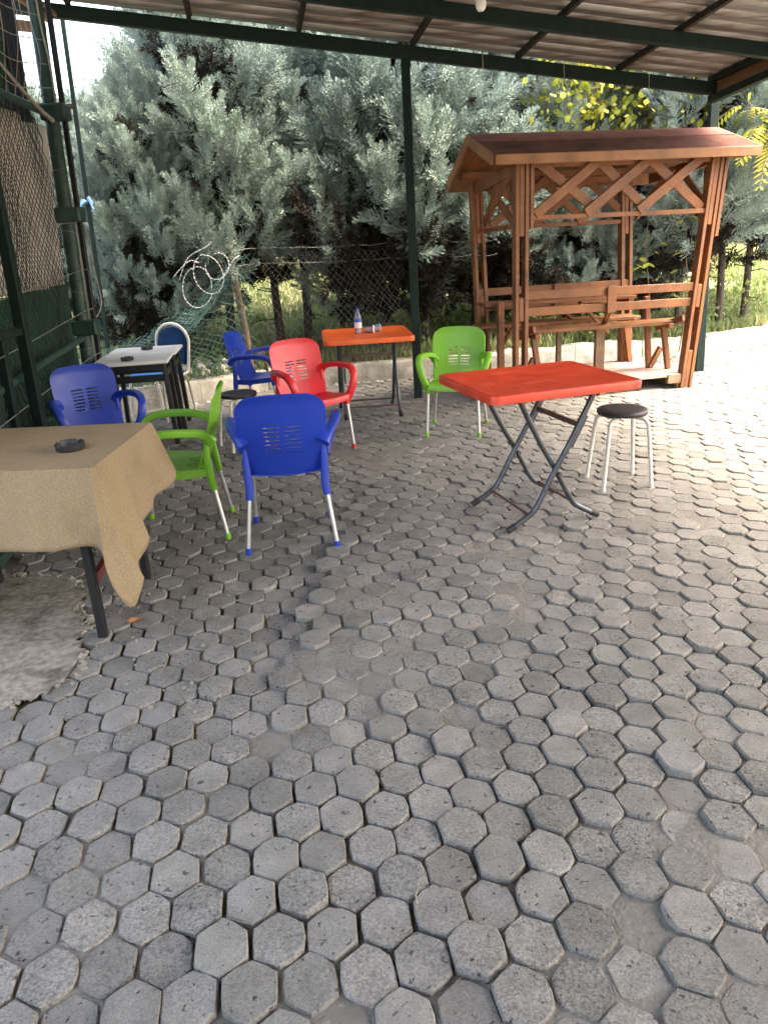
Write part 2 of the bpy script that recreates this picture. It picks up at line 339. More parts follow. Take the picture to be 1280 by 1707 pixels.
def catmull(pts, n=6):
    P = [V(*p) for p in pts]; P = [P[0] * 2 - P[1]] + P + [P[-1] * 2 - P[-2]]; out = []
    for i in range(1, len(P) - 2):
        for k in range(n):
            t = k / n; a, b, c, d = P[i - 1:i + 3]
            out.append(.5 * ((2 * b) + (c - a) * t + (2 * a - 5 * b + 4 * c - d) * t * t + (3 * b - a - 3 * c + d) * t ** 3))
    out.append(P[-2]); return out
def vnoise(x, y, seed=0):
    # smooth value noise, numpy arrays
    x = np.asarray(x, float); y = np.asarray(y, float)
    xi = np.floor(x).astype(int); yi = np.floor(y).astype(int); xf = x - xi; yf = y - yi
    xf = xf * xf * (3 - 2 * xf); yf = yf * yf * (3 - 2 * yf)
    def h(a, b):
        n = (a * 374761393 + b * 668265263 + seed * 1442695041) & 0x7fffffff
        n = ((n ^ (n >> 13)) * 1274126177) & 0x7fffffff
        return ((n ^ (n >> 16)) & 0xffff) / 65535.
    return (h(xi, yi) * (1 - xf) + h(xi + 1, yi) * xf) * (1 - yf) + (h(xi, yi + 1) * (1 - xf) + h(xi + 1, yi + 1) * xf) * yf

# ------------------------------------------------------------------ ground
def height_field(x, y):
    """gentle unevenness of the paved yard, with the sunken strip beside the blue chair"""
    h = .010 * (vnoise(x * .9, y * .9, 3) - .5) + .012 * (vnoise(x * 2.1, y * 2.1, 5) - .5)
    # a ridge line running away from the camera (stones right of it stand proud)
    line = -.32 + (y - 3.2) * .12
    d = x - line
    win = np.clip((y - 2.1) / .8, 0, 1) * np.clip((5.4 - y) / 1.8, 0, 1)
    h = h + win * .019 * np.exp(-np.abs(d) * 2.2) * np.clip(d / .035, -.8, 1)
    return h
wall_pts = [(-4.2, 6.0), (-2.6, 7.02), (-1.72, 7.52), (-1.12, 7.98), (.46, 8.22), (2.2, 8.52), (3.78, 8.80), (4.78, 9.42), (7.0, 10.3), (12, 12.0)]
def wall_y(x):
    return np.interp(x, [p[0] for p in wall_pts], [p[1] for p in wall_pts])

gx = np.concatenate([[-300, -60, -15, -6], np.arange(-3.2, 6.6, .045), [9, 15, 60, 300]])
gy = np.concatenate([[-300, -60, -12, -3], np.arange(.6, 10.2, .045), [12, 18, 60, 300]])
X, Y = np.meshgrid(gx, gy)
near = (X > -3.3) & (X < 6.6) & (Y > .5) & (Y < 10.3)
fill = vnoise(X * 1.3 + 4, Y * 1.3, 21) * .6 + vnoise(X * 4, Y * 4, 22) * .4 + .22 * np.clip((Y - 2.8) / 2.2, 0, 1)
Z = np.where(near, height_field(X, Y) - .017 + .0150 * np.clip((fill - .45) * 2.2, 0, 1) ** 1.2 + .004 * (vnoise(X * 19, Y * 19, 9) - .5), -.03)
idx = np.arange(X.size).reshape(X.shape)
q = np.stack([idx[:-1, :-1], idx[:-1, 1:], idx[1:, 1:], idx[1:, :-1]], -1).reshape(-1, 4)
ground = link('ground', np_mesh('ground', np.stack([X, Y, Z], -1).reshape(-1, 3), q, 'soil', True))
fa = ground.data.attributes.new('fill', 'FLOAT', 'POINT'); fa.data.foreach_set('value', np.clip((fill - .46) * 5, 0, 1).astype(np.float32).ravel())
tag(ground, 'sandy soil under and between the pavers', None, kind='structure')

patch_poly = [(-2.35, 1.9), (-1.50, 2.20), (-1.364, 2.293), (-1.273, 2.377), (-1.17, 2.506), (-1.194, 2.639), (-1.281, 2.718), (-1.238, 2.836), (-1.31, 2.96),
              (-1.37, 3.069), (-1.358, 3.187), (-1.45, 3.31), (-1.519, 3.403), (-1.702, 3.426), (-2.1, 3.5), (-2.7, 3.5), (-2.7, 1.9)]
def inside(poly, x, y):
    r = False; n = len(poly)
    for i in range(n):
        x1, y1 = poly[i]; x2, y2 = poly[i - 1]
        if (y1 > y) != (y2 > y) and x < (x2 - x1) * (y - y1) / (y2 - y1) + x1: r = not r
    return r

# hexagonal pavers -------------------------------------------------
pav = tag(thing('pavement', 'grey hexagonal concrete pavers laid over the whole yard', None), kind='structure')
if 'category' in pav: del pav['category']
A1 = R(8.3); P1, P2 = .1235, .1215
e1 = np.array([math.cos(A1), math.sin(A1)]) * P1
nrm = np.array([-math.sin(A1), math.cos(A1)]) * P2
ORG = np.array([.157, 1.248])
def hex_outline(rs, shrink=.0021):
    # regular-ish hexagon: flat sides along e1, points along nrm; 12 points
    hw = P1 / 2 - shrink; hp = P2 * 2 / 3 - shrink * 1.15; hs = P2 / 3 - shrink * .6
    co = [(hw, -hs), (hw, hs), (0, hp), (-hw, hs), (-hw, -hs), (0, -hp)]
    out = []
    for i in range(6):
        a = np.array(co[i]); b = np.array(co[(i + 1) % 6])
        out.append(a * (1 - .03 - abs(rs.normal(0, .03))) + rs.normal(0, .0014, 2)); out.append((a + b) / 2 * (1 - abs(rs.normal(0, .012))) + rs.normal(0, .0012, 2))
    return np.array(out)
def paver_arrays(rs):
    o = hex_outline(rs); n = 12
    ca, sa = math.cos(A1), math.sin(A1); rot = np.array([[ca, sa], [-sa, ca]])
    o = o @ rot
    inner = o * (1 - rs.uniform(.03, .085, (n, 1)))
    v = np.concatenate([np.c_[inner, rs.normal(0, .0005, n)], np.c_[o, -.0035 - rs.uniform(0, .003, n)], np.c_[o * 1.0, np.full(n, -.045)]])
    return v
variants = [paver_arrays(np.random.default_rng(100 + i)) for i in range(14)]
pf = [tuple(range(12))] + [(12 + i, 12 + (i + 1) % 12, (i + 1) % 12, i) for i in range(12)] + [(24 + i, 24 + (i + 1) % 12, 12 + (i + 1) % 12, 12 + i) for i in range(12)]
pav_meshes = []
for v in variants:
    b = MB(); b.add([tuple(p) for p in v], pf); me = b.mesh('paver', 'paver')
    pav_meshes.append(me)
def cam_proj(x, y, z=0):
    dz = z - CAM_H; f = y * c_ - dz * s_; u = y * s_ + dz * c_
    if f < .2: return None
    a, b2 = x / f, u / f
    return (640 + (a * math.cos(ROLL) - b2 * math.sin(ROLL)) * F_PX, 853.5 - (a * math.sin(ROLL) + b2 * math.cos(ROLL)) * F_PX, f)
cells = []
for j in range(-12, 90):
    for i in range(-60, 80):
        p = ORG + e1 * (i + (j % 2) * .5) + nrm * j
        x, y = p
        if x < -3.0 or x > 6.2 or y < .75 or y > wall_y(x) - .02: continue
        if inside(patch_poly, x, y): continue
        s3 = x + 2.02 + (y - 4) * .12
        if s3 < .06: continue
        pr = cam_proj(x, y)
        vis = pr and -70 < pr[0] < 1350 and pr[1] < 1790
        if not vis: 
            cells.append((x, y, 0)); continue
        cells.append((x, y, 1 / pr[2]))
cells.sort(key=lambda c: -c[2])
rs = np.random.default_rng(5)
stuff_v, stuff_f, tones = [], [], []
missing = {}
for k, (x, y, vsz) in enumerate(cells):
    lift = rs.normal(0, .0048) + (.006 if rs.random() < .08 else 0) - (.007 if rs.random() < .08 else 0)
    z = float(height_field(x, y)) + lift
    tx, ty = rs.normal(0, .022, 2); rz = rs.normal(0, .022); dx, dy = rs.normal(0, .0022, 2)
    far = min(1., 2.6 / y) ** .8; tx *= far; ty *= far; z = float(height_field(x, y)) + lift * far
    vi = rs.integers(0, 14)
    flip = math.pi if rs.random() < .5 else 0
    if k < 300:
        o = link('paver', pav_meshes[vi], pav)
        o.location = (x + dx, y + dy, z); o.rotation_euler = (tx, ty, rz + flip)
    else:
        v = variants[vi]; a = rz + flip
        vv = np.c_[v[:, 0] * math.cos(a) - v[:, 1] * math.sin(a) + x + dx, v[:, 0] * math.sin(a) + v[:, 1] * math.cos(a) + y + dy,
                   v[:, 2] + z + v[:, 1] * tx - v[:, 0] * ty]
        kk = len(stuff_v) * 36
        stuff_v.append(vv); stuff_f += [tuple(q_ + kk for q_ in f) for f in pf]; tones.append(rs.random())
b = MB(); b.v = [tuple(p) for p in np.concatenate(stuff_v)]; b.f = stuff_f
po = b.build('far_pavers', 'paver', pav); tag(po, kind='stuff')
at = po.data.attributes.new('tone', 'FLOAT', 'POINT'); at.data.foreach_set('value', np.repeat(np.array(tones, np.float32), 36))

# mortar patch beside the pavers
def patch_mesh():
    st = .03; xs = np.arange(-2.75, -1.08, st); ys = np.arange(1.85, 3.6, st)
    b = MB(); ids = {}
    for i, x in enumerate(xs):
        for j, y in enumerate(ys):
            jx = x + (vnoise(x * 9, y * 9, 31) - .5) * .09; jy = y + (vnoise(x * 9, y * 9, 32) - .5) * .09
            if inside(patch_poly, float(jx), float(jy)):
                d = .014 * float(vnoise(x * 3, y * 3, 33)) + .007 * float(vnoise(x * 14, y * 14, 34)) + .004
                ids[i, j] = len(b.v); b.v.append((float(x), float(y), float(height_field(x, y)) + d))
    for (i, j), a in ids.items():
        if (i + 1, j) in ids and (i, j + 1) in ids and (i + 1, j + 1) in ids:
            b.f.append((a, ids[i + 1, j], ids[i + 1, j + 1], ids[i, j + 1]))
    return b
po = patch_mesh().build('mortar_patch', 'mortar', None, True, ang=70); tag(po, 'rough tan mortar patch covering the ground by the cage', None, kind='structure')
b = MB(); rs2 = np.random.default_rng(8)
for i in range(1, 14):
    a, c2 = np.array(patch_poly[i]), np.array(patch_poly[i + 1])
    n = int(np.linalg.norm(c2 - a) / .006)
    for k in range(n):
        p = a + (c2 - a) * k / n + rs2.normal(0, .013, 2); s = abs(rs2.normal(.006, .004)) + .002
        z = float(height_field(p[0], p[1]))
        rt3 = Matrix.Rotation(rs2.uniform(0, 6), 3, 'Z') @ Matrix.Rotation(rs2.uniform(-.6, .6), 3, 'X')
        b.box((p[0], p[1], z + s * .3), (s * 2, s * 1.5, s * 1.1), rt3)
for k in range(260):   # loose grit scattered on the stones around
    p = (rs2.uniform(-1.9, -.6), rs2.uniform(2.1, 4.2)); s = abs(rs2.normal(.003, .0015)) + .001
    b.box((p[0], p[1], float(height_field(*p)) + s), (s * 2, s * 1.6, s), Matrix.Rotation(rs2.uniform(0, 6), 3, 'Z'))
o = b.build('mortar_crumbs', 'mortar_edge'); tag(o, 'pale crumbs of mortar along the broken patch edge', 'rubble', kind='stuff')

# low kerb wall at the back --------------------------------------
kw = thing('low_wall', 'low weathered concrete kerb wall below the tree row', 'wall')
kr = random.Random(3)
for i in range(len(wall_pts) - 1):
    (xa, ya), (xb, yb) = wall_pts[i], wall_pts[i + 1]
    n = max(1, round(math.hypot(xb - xa, yb - ya) / .85))
    for k in range(n):
        a = V(xa + (xb - xa) * k / n, ya + (yb - ya) * k / n, 0); c2 = V(xa + (xb - xa) * (k + 1) / n, ya + (yb - ya) * (k + 1) / n, 0)
        d = (c2 - a).normalized(); nn = V(-d.y, d.x, 0); g = .004
        a2, c3 = a + d * g, c2 - d * g; h1 = .20 + kr.uniform(-.02, .02); h2 = .20 + kr.uniform(-.02, .02); off = kr.uniform(-.012, .012)
        mb = MB(); nseg = 5
        vs_, fs_ = [], []
        for s in range(nseg + 1):
            p = a2.lerp(c3, s / nseg); hh = h1 + (h2 - h1) * s / nseg + kr.uniform(-.012, .012)
            fo = kr.uniform(-.008, .008) + off
            vs_ += [p + nn * fo + V(0, 0, -.08), p + nn * (fo + .008) + V(0, 0, hh - .03), p + nn * (fo + .035) + V(0, 0, hh), p + nn * .20 + V(0, 0, hh + .005), p + nn * .20 + V(0, 0, -.08)]
        for s in range(nseg):
            for t in range(4): fs_.append((s * 5 + t, s * 5 + 5 + t, s * 5 + 6 + t, s * 5 + 1 + t))
        fs_ += [(0, 1, 2, 3, 4), tuple(nseg * 5 + t for t in (4, 3, 2, 1, 0))]
        mb.add(vs_, fs_); mb.build('kerb_block', 'kerb', kw, True, ang=50)

# bank behind the wall -------------------------------------------
bx = np.concatenate([np.arange(-14, -4, 1.0), np.arange(-4, 8, .25), np.arange(8, 26, 1.0)])
bt = np.concatenate([[.06, .3, .6, 1, 1.5, 2, 2.6, 3.3, 4, 5, 6, 7.5, 9, 11, 14, 18, 25, 40, 80]])
BX, BT = np.meshgrid(bx, bt); BY = wall_y(BX) + BT
def bank_z(x, t): return .15 + .02 * np.clip(t, 0, 2) + .16 * np.clip(t - 1.2, 0, 11) + .10 * (vnoise(x * .8, t * .8, 41) - .5) * np.clip(t, 0, 1)
BZ = bank_z(BX, BT)
idx = np.arange(BX.size).reshape(BX.shape)
q = np.stack([idx[:-1, :-1], idx[:-1, 1:], idx[1:, 1:], idx[1:, :-1]], -1).reshape(-1, 4)
o = link('grassy_bank', np_mesh('grassy_bank', np.stack([BX, BY, BZ], -1).reshape(-1, 3), q, 'bank', True)); tag(o, 'grassy earth bank rising behind the kerb wall', None, kind='structure')
# grass and weeds
n = 60000; r4 = np.random.default_rng(12)
x = r4.uniform(-4.5, 8, n); t = .15 + 9 * r4.random(n) ** 1.5; y = wall_y(x) + t; z = bank_z(x, t)
dens = vnoise(x * 1.2, t * 1.2, 44); keep = dens > .28; x, y, z, t = x[keep], y[keep], z[keep], t[keep]; n = len(x)
h = r4.uniform(.04, .16, n) * (.6 + .8 * vnoise(x * .7, t * .7, 45)); az = r4.uniform(0, 6.283, n); wd = r4.uniform(.005, .014, n); ln = r4.uniform(.1, .6, n) * h; la = r4.uniform(0, 6.283, n)
p0 = np.stack([x - np.cos(az) * wd, y - np.sin(az) * wd, z - .02], -1); p1 = np.stack([x + np.cos(az) * wd, y + np.sin(az) * wd, z - .02], -1)
tp = np.stack([x + np.cos(la) * ln, y + np.sin(la) * ln, z + h], -1); md = (p0 + p1) / 2 * .5 + tp * .5 + np.array([0, 0, .02])
mdw = np.stack([np.cos(az) * wd, np.sin(az) * wd, 0 * wd], -1)
vv = np.stack([p0, p1, md + mdw, md - mdw, tp], 1).reshape(-1, 3)
base = np.arange(n)[:, None] * 5
q = np.concatenate([base + np.array([0, 1, 2, 3]), base + np.array([3, 2, 4, 4])]); 
me = bpy.data.meshes.new('bank_grass')
faces_q = base + np.array([0, 1, 2, 3]); faces_t = base + np.array([3, 2, 4])
me.vertices.add(len(vv)); me.vertices.foreach_set('co', vv.astype(np.float32).ravel())
li = np.concatenate([faces_q.ravel(), faces_t.ravel()]).astype(np.int32)
me.loops.add(len(li)); me.loops.foreach_set('vertex_index', li)
ls = np.concatenate([np.arange(n) * 4, n * 4 + np.arange(n) * 3]).astype(np.int32)
me.polygons.add(2 * n); me.polygons.foreach_set('loop_start', ls); me.materials.append(MT['grass']); me.update(calc_edges=True)
o = link('bank_grass', me); tag(o, 'bright yellow green grass and weeds on the bank behind the trees', 'grass', kind='stuff')

# leafy undergrowth between the trunks
def undergrowth():
    r = np.random.default_rng(77); n = 9000
    cx = r.uniform(-3.2, 6.5, 150); ct = .35 + 5.5 * r.random(150) ** 1.4; hh = r.uniform(.1, .6, 150)
    k = r.integers(0, 150, n); x = cx[k] + r.normal(0, .16, n); t = np.clip(ct[k] + r.normal(0, .16, n), .25, 9); y = wall_y(x) + t; z = bank_z(x, t) + hh[k] * r.random(n) ** .7
    p = np.stack([x, y, z], -1); d = r.normal(0, 1, (n, 3)) + np.array([0, 0, .4]); d /= np.linalg.norm(d, axis=1, keepdims=True)
    sd = np.cross(d, r.normal(0, 1, (n, 3))); sd /= np.linalg.norm(sd, axis=1, keepdims=True); s = r.uniform(.03, .085, n)[:, None]
    v = np.stack([p, p + d * s * .5 + sd * s * .3, p + d * s, p + d * s * .5 - sd * s * .3], 1).reshape(-1, 3)
    o = link('undergrowth', np_mesh('undergrowth', v, np.arange(n * 4).reshape(-1, 4), 'weed')); tag(o, 'leafy pale green weeds growing between the trunks behind the kerb', 'weeds', kind='stuff')
undergrowth()
# ------------------------------------------------------------------ cypress trees
def spray(seed):
    r = np.random.default_rng(seed); tris = []
    L = .42; nn_ = 12; bend = np.array([r.normal(0, .05), r.normal(0, .05), 0])
    def leaf(p, d, ln, wd):
        d = d / np.linalg.norm(d); s = np.cross(d, r.normal(0, 1, 3)); s /= np.linalg.norm(s) + 1e-9
        tris.append([p + s * wd, p + d * ln, p - s * wd])
    for i in range(nn_):
        t = (i + .5) / nn_; p = np.array([0, 0, L * t]) + bend * t * t
        bl = (.125 * (1 - t) ** .75 + .025) * r.uniform(.8, 1.2)
        for k in range(4):
            a = i * 2.4 + k * 1.571 + r.normal(0, .25); el = R(40 + 20 * t)
            d = np.array([math.cos(a) * math.cos(el), math.sin(a) * math.cos(el), math.sin(el)])
            m_ = 4 + int(bl / .016)
            sd = np.cross(d, np.array([0, 0, 1])); sd /= np.linalg.norm(sd); s3 = np.cross(d, sd)
            for j in range(m_):
                s = (j + .5) / m_; q0 = p + d * bl * s + np.array([0, 0, bl * .25 * s * s])
                ang = j * 2.4; rd = sd * math.cos(ang) + s3 * math.sin(ang)
                dd = d * .85 + rd * (.62 - .3 * s) + np.array([0, 0, .2])
                leaf(q0, dd, r.uniform(.026, .042) * (1.15 - .4 * s), r.uniform(.0045, .0068))
            leaf(p + d * bl * .9, d + np.array([0, 0, .25]), .034, .0055)
    for j in range(5): leaf(np.array([0, 0, L * .96]) + bend, np.array([r.normal(0, .3), r.normal(0, .3), 1]), .045, .006)
    return np.array(tris)          # n,3,3
sprays = [spray(i) for i in range(5)]
print('spray tris', [len(q) for q in sprays])
def frames(dirs, r):
    n = len(dirs); z = dirs / np.linalg.norm(dirs, axis=1, keepdims=True)
    a = r.normal(0, 1, (n, 3)); x = np.cross(a, z); x /= np.linalg.norm(x, axis=1, keepdims=True); y = np.cross(z, x)
    return np.stack([x, y, z], -1)       # columns
def make_crown(seed, Ht, Rm, zlo, nplume):
    """plumes: pointed cones of sprays at the branch ends, pointing up and out, dark gaps between"""
    r = np.random.default_rng(seed); pos, dirs, scl = [], [], []; limbs = []; dpos, ddir, dscl = [], [], []
    for i in range(nplume):
        u = (i + r.random()) / nplume; f = u ** .95; zb = zlo + (Ht - .25 - zlo) * f
        rad = Rm * min(1, .62 + f * 2.6) * (1 - f ** 2.4) ** .7 * r.uniform(.70, 1.12) + .06
        az = i * 2.39996 + r.normal(0, .3); d = np.array([math.cos(az), math.sin(az), 0])
        upw = r.uniform(.55, 1.25) + .8 * f ** 3
        ax = d * r.uniform(.65, 1.0) + np.array([0, 0, upw]) + r.normal(0, .14, 3); ax /= np.linalg.norm(ax)
        Lp = r.uniform(.42, .78) * (1 - .25 * f); p0 = np.array([0, 0, zb]) + d * rad * .78 
        if i % 2 == 0: limbs.append((zb - .18 * rad, d, rad, .22 * rad + .1))
        low = f < .20 and r.random() < .5 and seed != 3  # half the lowest plumes coloured near-black to stand in for shade beneath crowns
        n = int(r.integers(9, 13)); side = np.cross(ax, r.normal(0, 1, 3)); side /= np.linalg.norm(side); s2 = np.cross(ax, side)
        for k in range(n):
            t = (k + .3) / n; a = k * 2.39996 + r.normal(0, .3); rdl = side * math.cos(a) + s2 * math.sin(a)
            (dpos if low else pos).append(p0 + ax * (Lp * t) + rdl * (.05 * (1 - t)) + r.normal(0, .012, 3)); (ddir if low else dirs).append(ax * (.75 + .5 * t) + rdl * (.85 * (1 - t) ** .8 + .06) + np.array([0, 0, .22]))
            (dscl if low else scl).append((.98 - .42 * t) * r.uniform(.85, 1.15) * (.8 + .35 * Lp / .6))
        for k in range(4):    # dead brown inner shoots
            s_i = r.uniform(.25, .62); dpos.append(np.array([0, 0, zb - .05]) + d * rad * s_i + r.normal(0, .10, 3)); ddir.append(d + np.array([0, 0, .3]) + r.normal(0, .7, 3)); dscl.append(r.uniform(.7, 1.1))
    def place(pos, dirs, scl, every=1):
        pos = np.array(pos); dirs = np.array(dirs); scl = np.array(scl); Fm = frames(dirs, r); parts = []
        which = r.integers(0, len(sprays), len(pos))
        for k, sp in enumerate(sprays):
            w_ = which == k
            if not w_.any(): continue
            flat = sp[::every].copy()
            if every > 1: flat = flat.mean(1, keepdims=True) + (flat - flat.mean(1, keepdims=True)) * np.array([2.2, 2.2, 1.4])
            flat = flat.reshape(-1, 3)
            parts.append((np.einsum('nij,kj->nki', Fm[w_] * scl[w_][:, None, None], flat) + pos[w_][:, None, :]).reshape(-1, 3))
        return np.concatenate(parts)
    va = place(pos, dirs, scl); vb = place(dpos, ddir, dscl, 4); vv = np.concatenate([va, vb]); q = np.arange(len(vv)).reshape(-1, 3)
    me = np_mesh('crown', vv, q, 'cypress'); me.materials.append(MT['dead_and_shade'])
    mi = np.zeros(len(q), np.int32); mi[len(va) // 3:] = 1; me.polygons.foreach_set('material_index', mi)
    return me, limbs
def make_trunk(seed, Ht, limbs, r0):
    r = random.Random(seed); b = MB(); ph = r.random() * 6
    def cx(z): return V(.05 * math.sin(z * 1.1 + ph) - .05 * math.sin(ph), .04 * math.cos(z * .9 + ph) - .04 * math.cos(ph), z)
    zs = [-.15 + i * (Ht - .3) / 14 for i in range(15)]
    b.tube([cx(z) for z in zs], [r0 * (1.25 if i == 0 else 1) * (1 - .9 * i / 14) + .006 for i in range(15)], 9)
    for (zb, d, rad, rise) in limbs:
        p0 = cx(zb - .05); pts = [p0 + V(*d) * (rad * s * .85) + V(0, 0, rise * s ** 1.5) for s in (0, .33, .66, 1)]
        b.tube(pts, [r0 * .32 * (1 - zb / Ht) + .008, .012, .008, .004], 5)
    for k in range(9):     # dead twigs on the bare lower stem
        z = r.uniform(.35, 1.2); a = r.random() * 6.28; l_ = r.uniform(.15, .5)
        b.tube([cx(z), cx(z) + V(math.cos(a) * l_ * .6, math.sin(a) * l_ * .6, l_ * r.uniform(-.1, .25)), cx(z) + V(math.cos(a) * l_, math.sin(a) * l_, l_ * r.uniform(-.1, .5))], [.009, .006, .003], 4)
    return b.mesh('trunk', 'bark', True)
crowns = []
for (sd_, Ht, Rm, zlo, npl) in ((1, 4.9, 1.05, .55, 112), (2, 4.5, 1.0, .6, 104), (3, 5.2, .95, 1.12, 104)):
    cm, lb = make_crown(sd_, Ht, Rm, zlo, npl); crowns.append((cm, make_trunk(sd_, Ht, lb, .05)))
TREES = [  # x, dist behind wall, variant, rotz, scale, label
    (-3.75, 3.3, 1, 0.3, .58, 'blue grey cypress at the far left behind the tall thin pole'),
    (-3.05, 2.5, 1, 1.5, .56, 'blue grey cypress rising just right of the thin pole'),
    (-2.25, 1.1, 1, 2.6, .62, 'blue grey cypress behind the left end of the sagging wire net'),
    (-1.55, .95, 2, 4.1, .80, 'cypress standing directly behind the razor wire loops'),
    (-1.12, 1.45, 2, 5.0, .97, 'cypress with a dark bare trunk right of the fence post'),
    (-.80, 1.50, 2, .8, 1.0, 'cypress with a thin trunk above the red chair'),
    (-.42, 2.05, 2, 2.2, 1.0, 'cypress further back, left of the orange table'),
    (.10, .95, 1, 3.3, .98, 'cypress behind the bottle on the orange table'),
    (.62, 1.05, 0, 4.6, 1.0, 'cypress behind the central green post'),
    (1.22, 1.25, 1, 5.7, 1.0, 'cypress behind the left gable of the gazebo'),
    (1.82, 1.2, 0, 1.1, .80, 'cypress behind the left half of the gazebo'),
    (2.42, 1.0, 1, 2.0, .60, 'cypress behind the middle of the gazebo'),
    (3.02, .9, 0, 3.7, .56, 'cypress behind the right rear gazebo post'),
    (3.62, .55, 2, 4.4, .84, 'cypress with thin trunk just right of the gazebo'),
    (4.18, .45, 2, 5.2, .86, 'cypress second to the right of the gazebo'),
    (4.62, .50, 2, .2, .88, 'cypress at the right edge of the photo'),
    (5.3, .7, 2, .9, .95, 'rightmost cypress, its crown reaching in past the right edge'),
    (-2.7, 2.5, 0, 3.0, .54, 'cypress of the back row left of the razor wire'),  # second row from here on, added to block light and darken the gaps
    (-1.75, 2.2, 2, 1.9, .82, 'cypress of the back row behind the razor wire'),
    (.55, 2.4, 0, .5, 1.0, 'cypress of the back row behind the central green post'),
    (1.6, 2.4, 1, 2.9, 1.0, 'cypress of the back row behind the gazebo roof'),
    (2.9, 3.0, 0, 5.5, .50, 'cypress of the back row above the gazebo right end'),
]
for i, (x, t, vr, rz, s, lab) in enumerate(TREES):
    y = float(wall_y(x)) + t; z = float(bank_z(np.array(x), np.array(t)))
    tr = thing('cypress_tree', lab, 'tree', (x, y, z - .02), rz, 'row of blue grey cypress trees', s)
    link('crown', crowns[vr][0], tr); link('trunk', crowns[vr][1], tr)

# broad-leaved trees and shrubs beyond the row -----------------------
def leaf_mass(name, seed, n, size, shape, m='leaf', clump=9):
    r = np.random.default_rng(seed); cc = shape(r, clump)
    p = cc[r.integers(0, len(cc), n)] + r.normal(0, 1, (n, 3)) * np.array([.2, .2, .15])
    d = r.normal(0, 1, (n, 3)) + np.array([0, 0, -.3]); Fm = frames(d, r); s = r.uniform(.6, 1.2, n) * size
    lf = np.array([[0, 0, 0], [.30, 0, .35], [.34, .06, .62], [0, 0, 1.0], [-.34, .06, .62], [-.30, 0, .35]])
    out = np.einsum('nij,kj->nki', Fm * s[:, None, None], lf) + p[:, None, :]
    return np_mesh(name, out.reshape(-1, 3), np.arange(n * 6).reshape(-1, 6), m)
def broadleaf(x, y, z, Ht, Rr, seed, lab, n=3000, size=.085, lo=.25):
    t = thing('broadleaf_tree', lab, 'tree', (x, y, z), 0, 'yellow green broadleaf trees beyond the cypresses')
    def shp(r, c):
        k = 40; a = r.uniform(0, 6.28, k); rr = Rr * np.sqrt(r.random(k)); zz = Ht * (lo + (1 - lo) * r.random(k))
        return np.stack([np.cos(a) * rr, np.sin(a) * rr, zz], -1)
    link('crown', leaf_mass('crown', seed, n, size, shp), t)
    b = MB(); rr = random.Random(seed)
    b.tube([(0, 0, -.1), (.04, .02, Ht * .4), (.0, .05, Ht * .9)], [.06, .045, .012], 8)
    for k in range(9):
        a = rr.random() * 6.28; z0 = Ht * rr.uniform(.2, .75)
        b.tube([(0.02, .02, z0), (math.cos(a) * Rr * .5, math.sin(a) * Rr * .5, z0 + .3), (math.cos(a) * Rr * .9, math.sin(a) * Rr * .9, z0 + .7)], [.025, .014, .005], 5)
    b.build('trunk', 'twig', t, True)
broadleaf(2.35, 9.45, .25, 3.3, .75, 61, 'yellow leaved tree showing above the gazebo roof', lo=.66)
broadleaf(3.3, 9.6, .25, 3.2, .8, 62, 'yellow green tree beyond the right end of the gazebo roof', lo=.66)
broadleaf(1.5, 10.2, .35, 2.2, .9, 63, 'low yellow green tree glimpsed through the gazebo lattice', 2200)
broadleaf(5.2, 12.2, .7, 2.6, 1.3, 64, 'pale green tree beyond the trunks at the right edge', 2400)
broadleaf(-.6, 13.6, .9, 2.0, 1.3, 65, 'pale shrub like tree on the bank behind the thin trunks', 2000)
broadleaf(-2.6, 13.6, .9, 2.2, 1.3, 66, 'shrub like tree on the bank at the far left', 1600)

# foreground leafy branch at the right edge
def frond_tree():
    t = thing('leafy_sapling', 'sapling with long saw edged yellow green leaves at the right canopy corner', 'tree', (4.5, 8.4, 0))
    b = MB(); b.tube(catmull([(0, 0, -.05), (-.02, .03, .8), (-.15, .0, 1.6), (-.45, -.1, 2.2), (-.8, -.15, 2.5)], 5), [.022 - .0009 * q for q in range(21)], 7); b.build('trunk', 'twig', t, True)
    r = random.Random(5); mb = MB(); st = MB()
    for k in range(15):
        a = r.uniform(0, 6.28); z0 = 2.08 + .42 * (k / 15); L = r.uniform(.38, .6); el = r.uniform(-.1, .5)
        pts = []
        for s in range(13):
            u = s / 12; pts.append(V(-.35 - .5 * (k / 15) + math.cos(a) * L * u, -.12 + math.sin(a) * L * u, z0 + L * (el * u - .75 * u * u)))
        st.tube(pts, .0025, 4)
        for s in range(1, 13):
            p = pts[s]; d = (pts[s] - pts[s - 1]).normalized(); sd = d.cross(V(0, 0, 1)).normalized()
            for sg in (-1, 1):
                ln = .12 * math.sin(math.pi * (.12 + .8 * s / 12)) + .02
                tip = p + (sd * sg * .9 + d * .45 + V(0, 0, -.25)) * ln; mid = p.lerp(tip, .5); wv = d * .018
                mb.add([p, mid + wv, tip, mid - wv], [(0, 1, 2, 3)])
    mb.build('leaves', 'leaf', t); st.build('leaf_stalks', 'twig', t, True)
frond_tree()
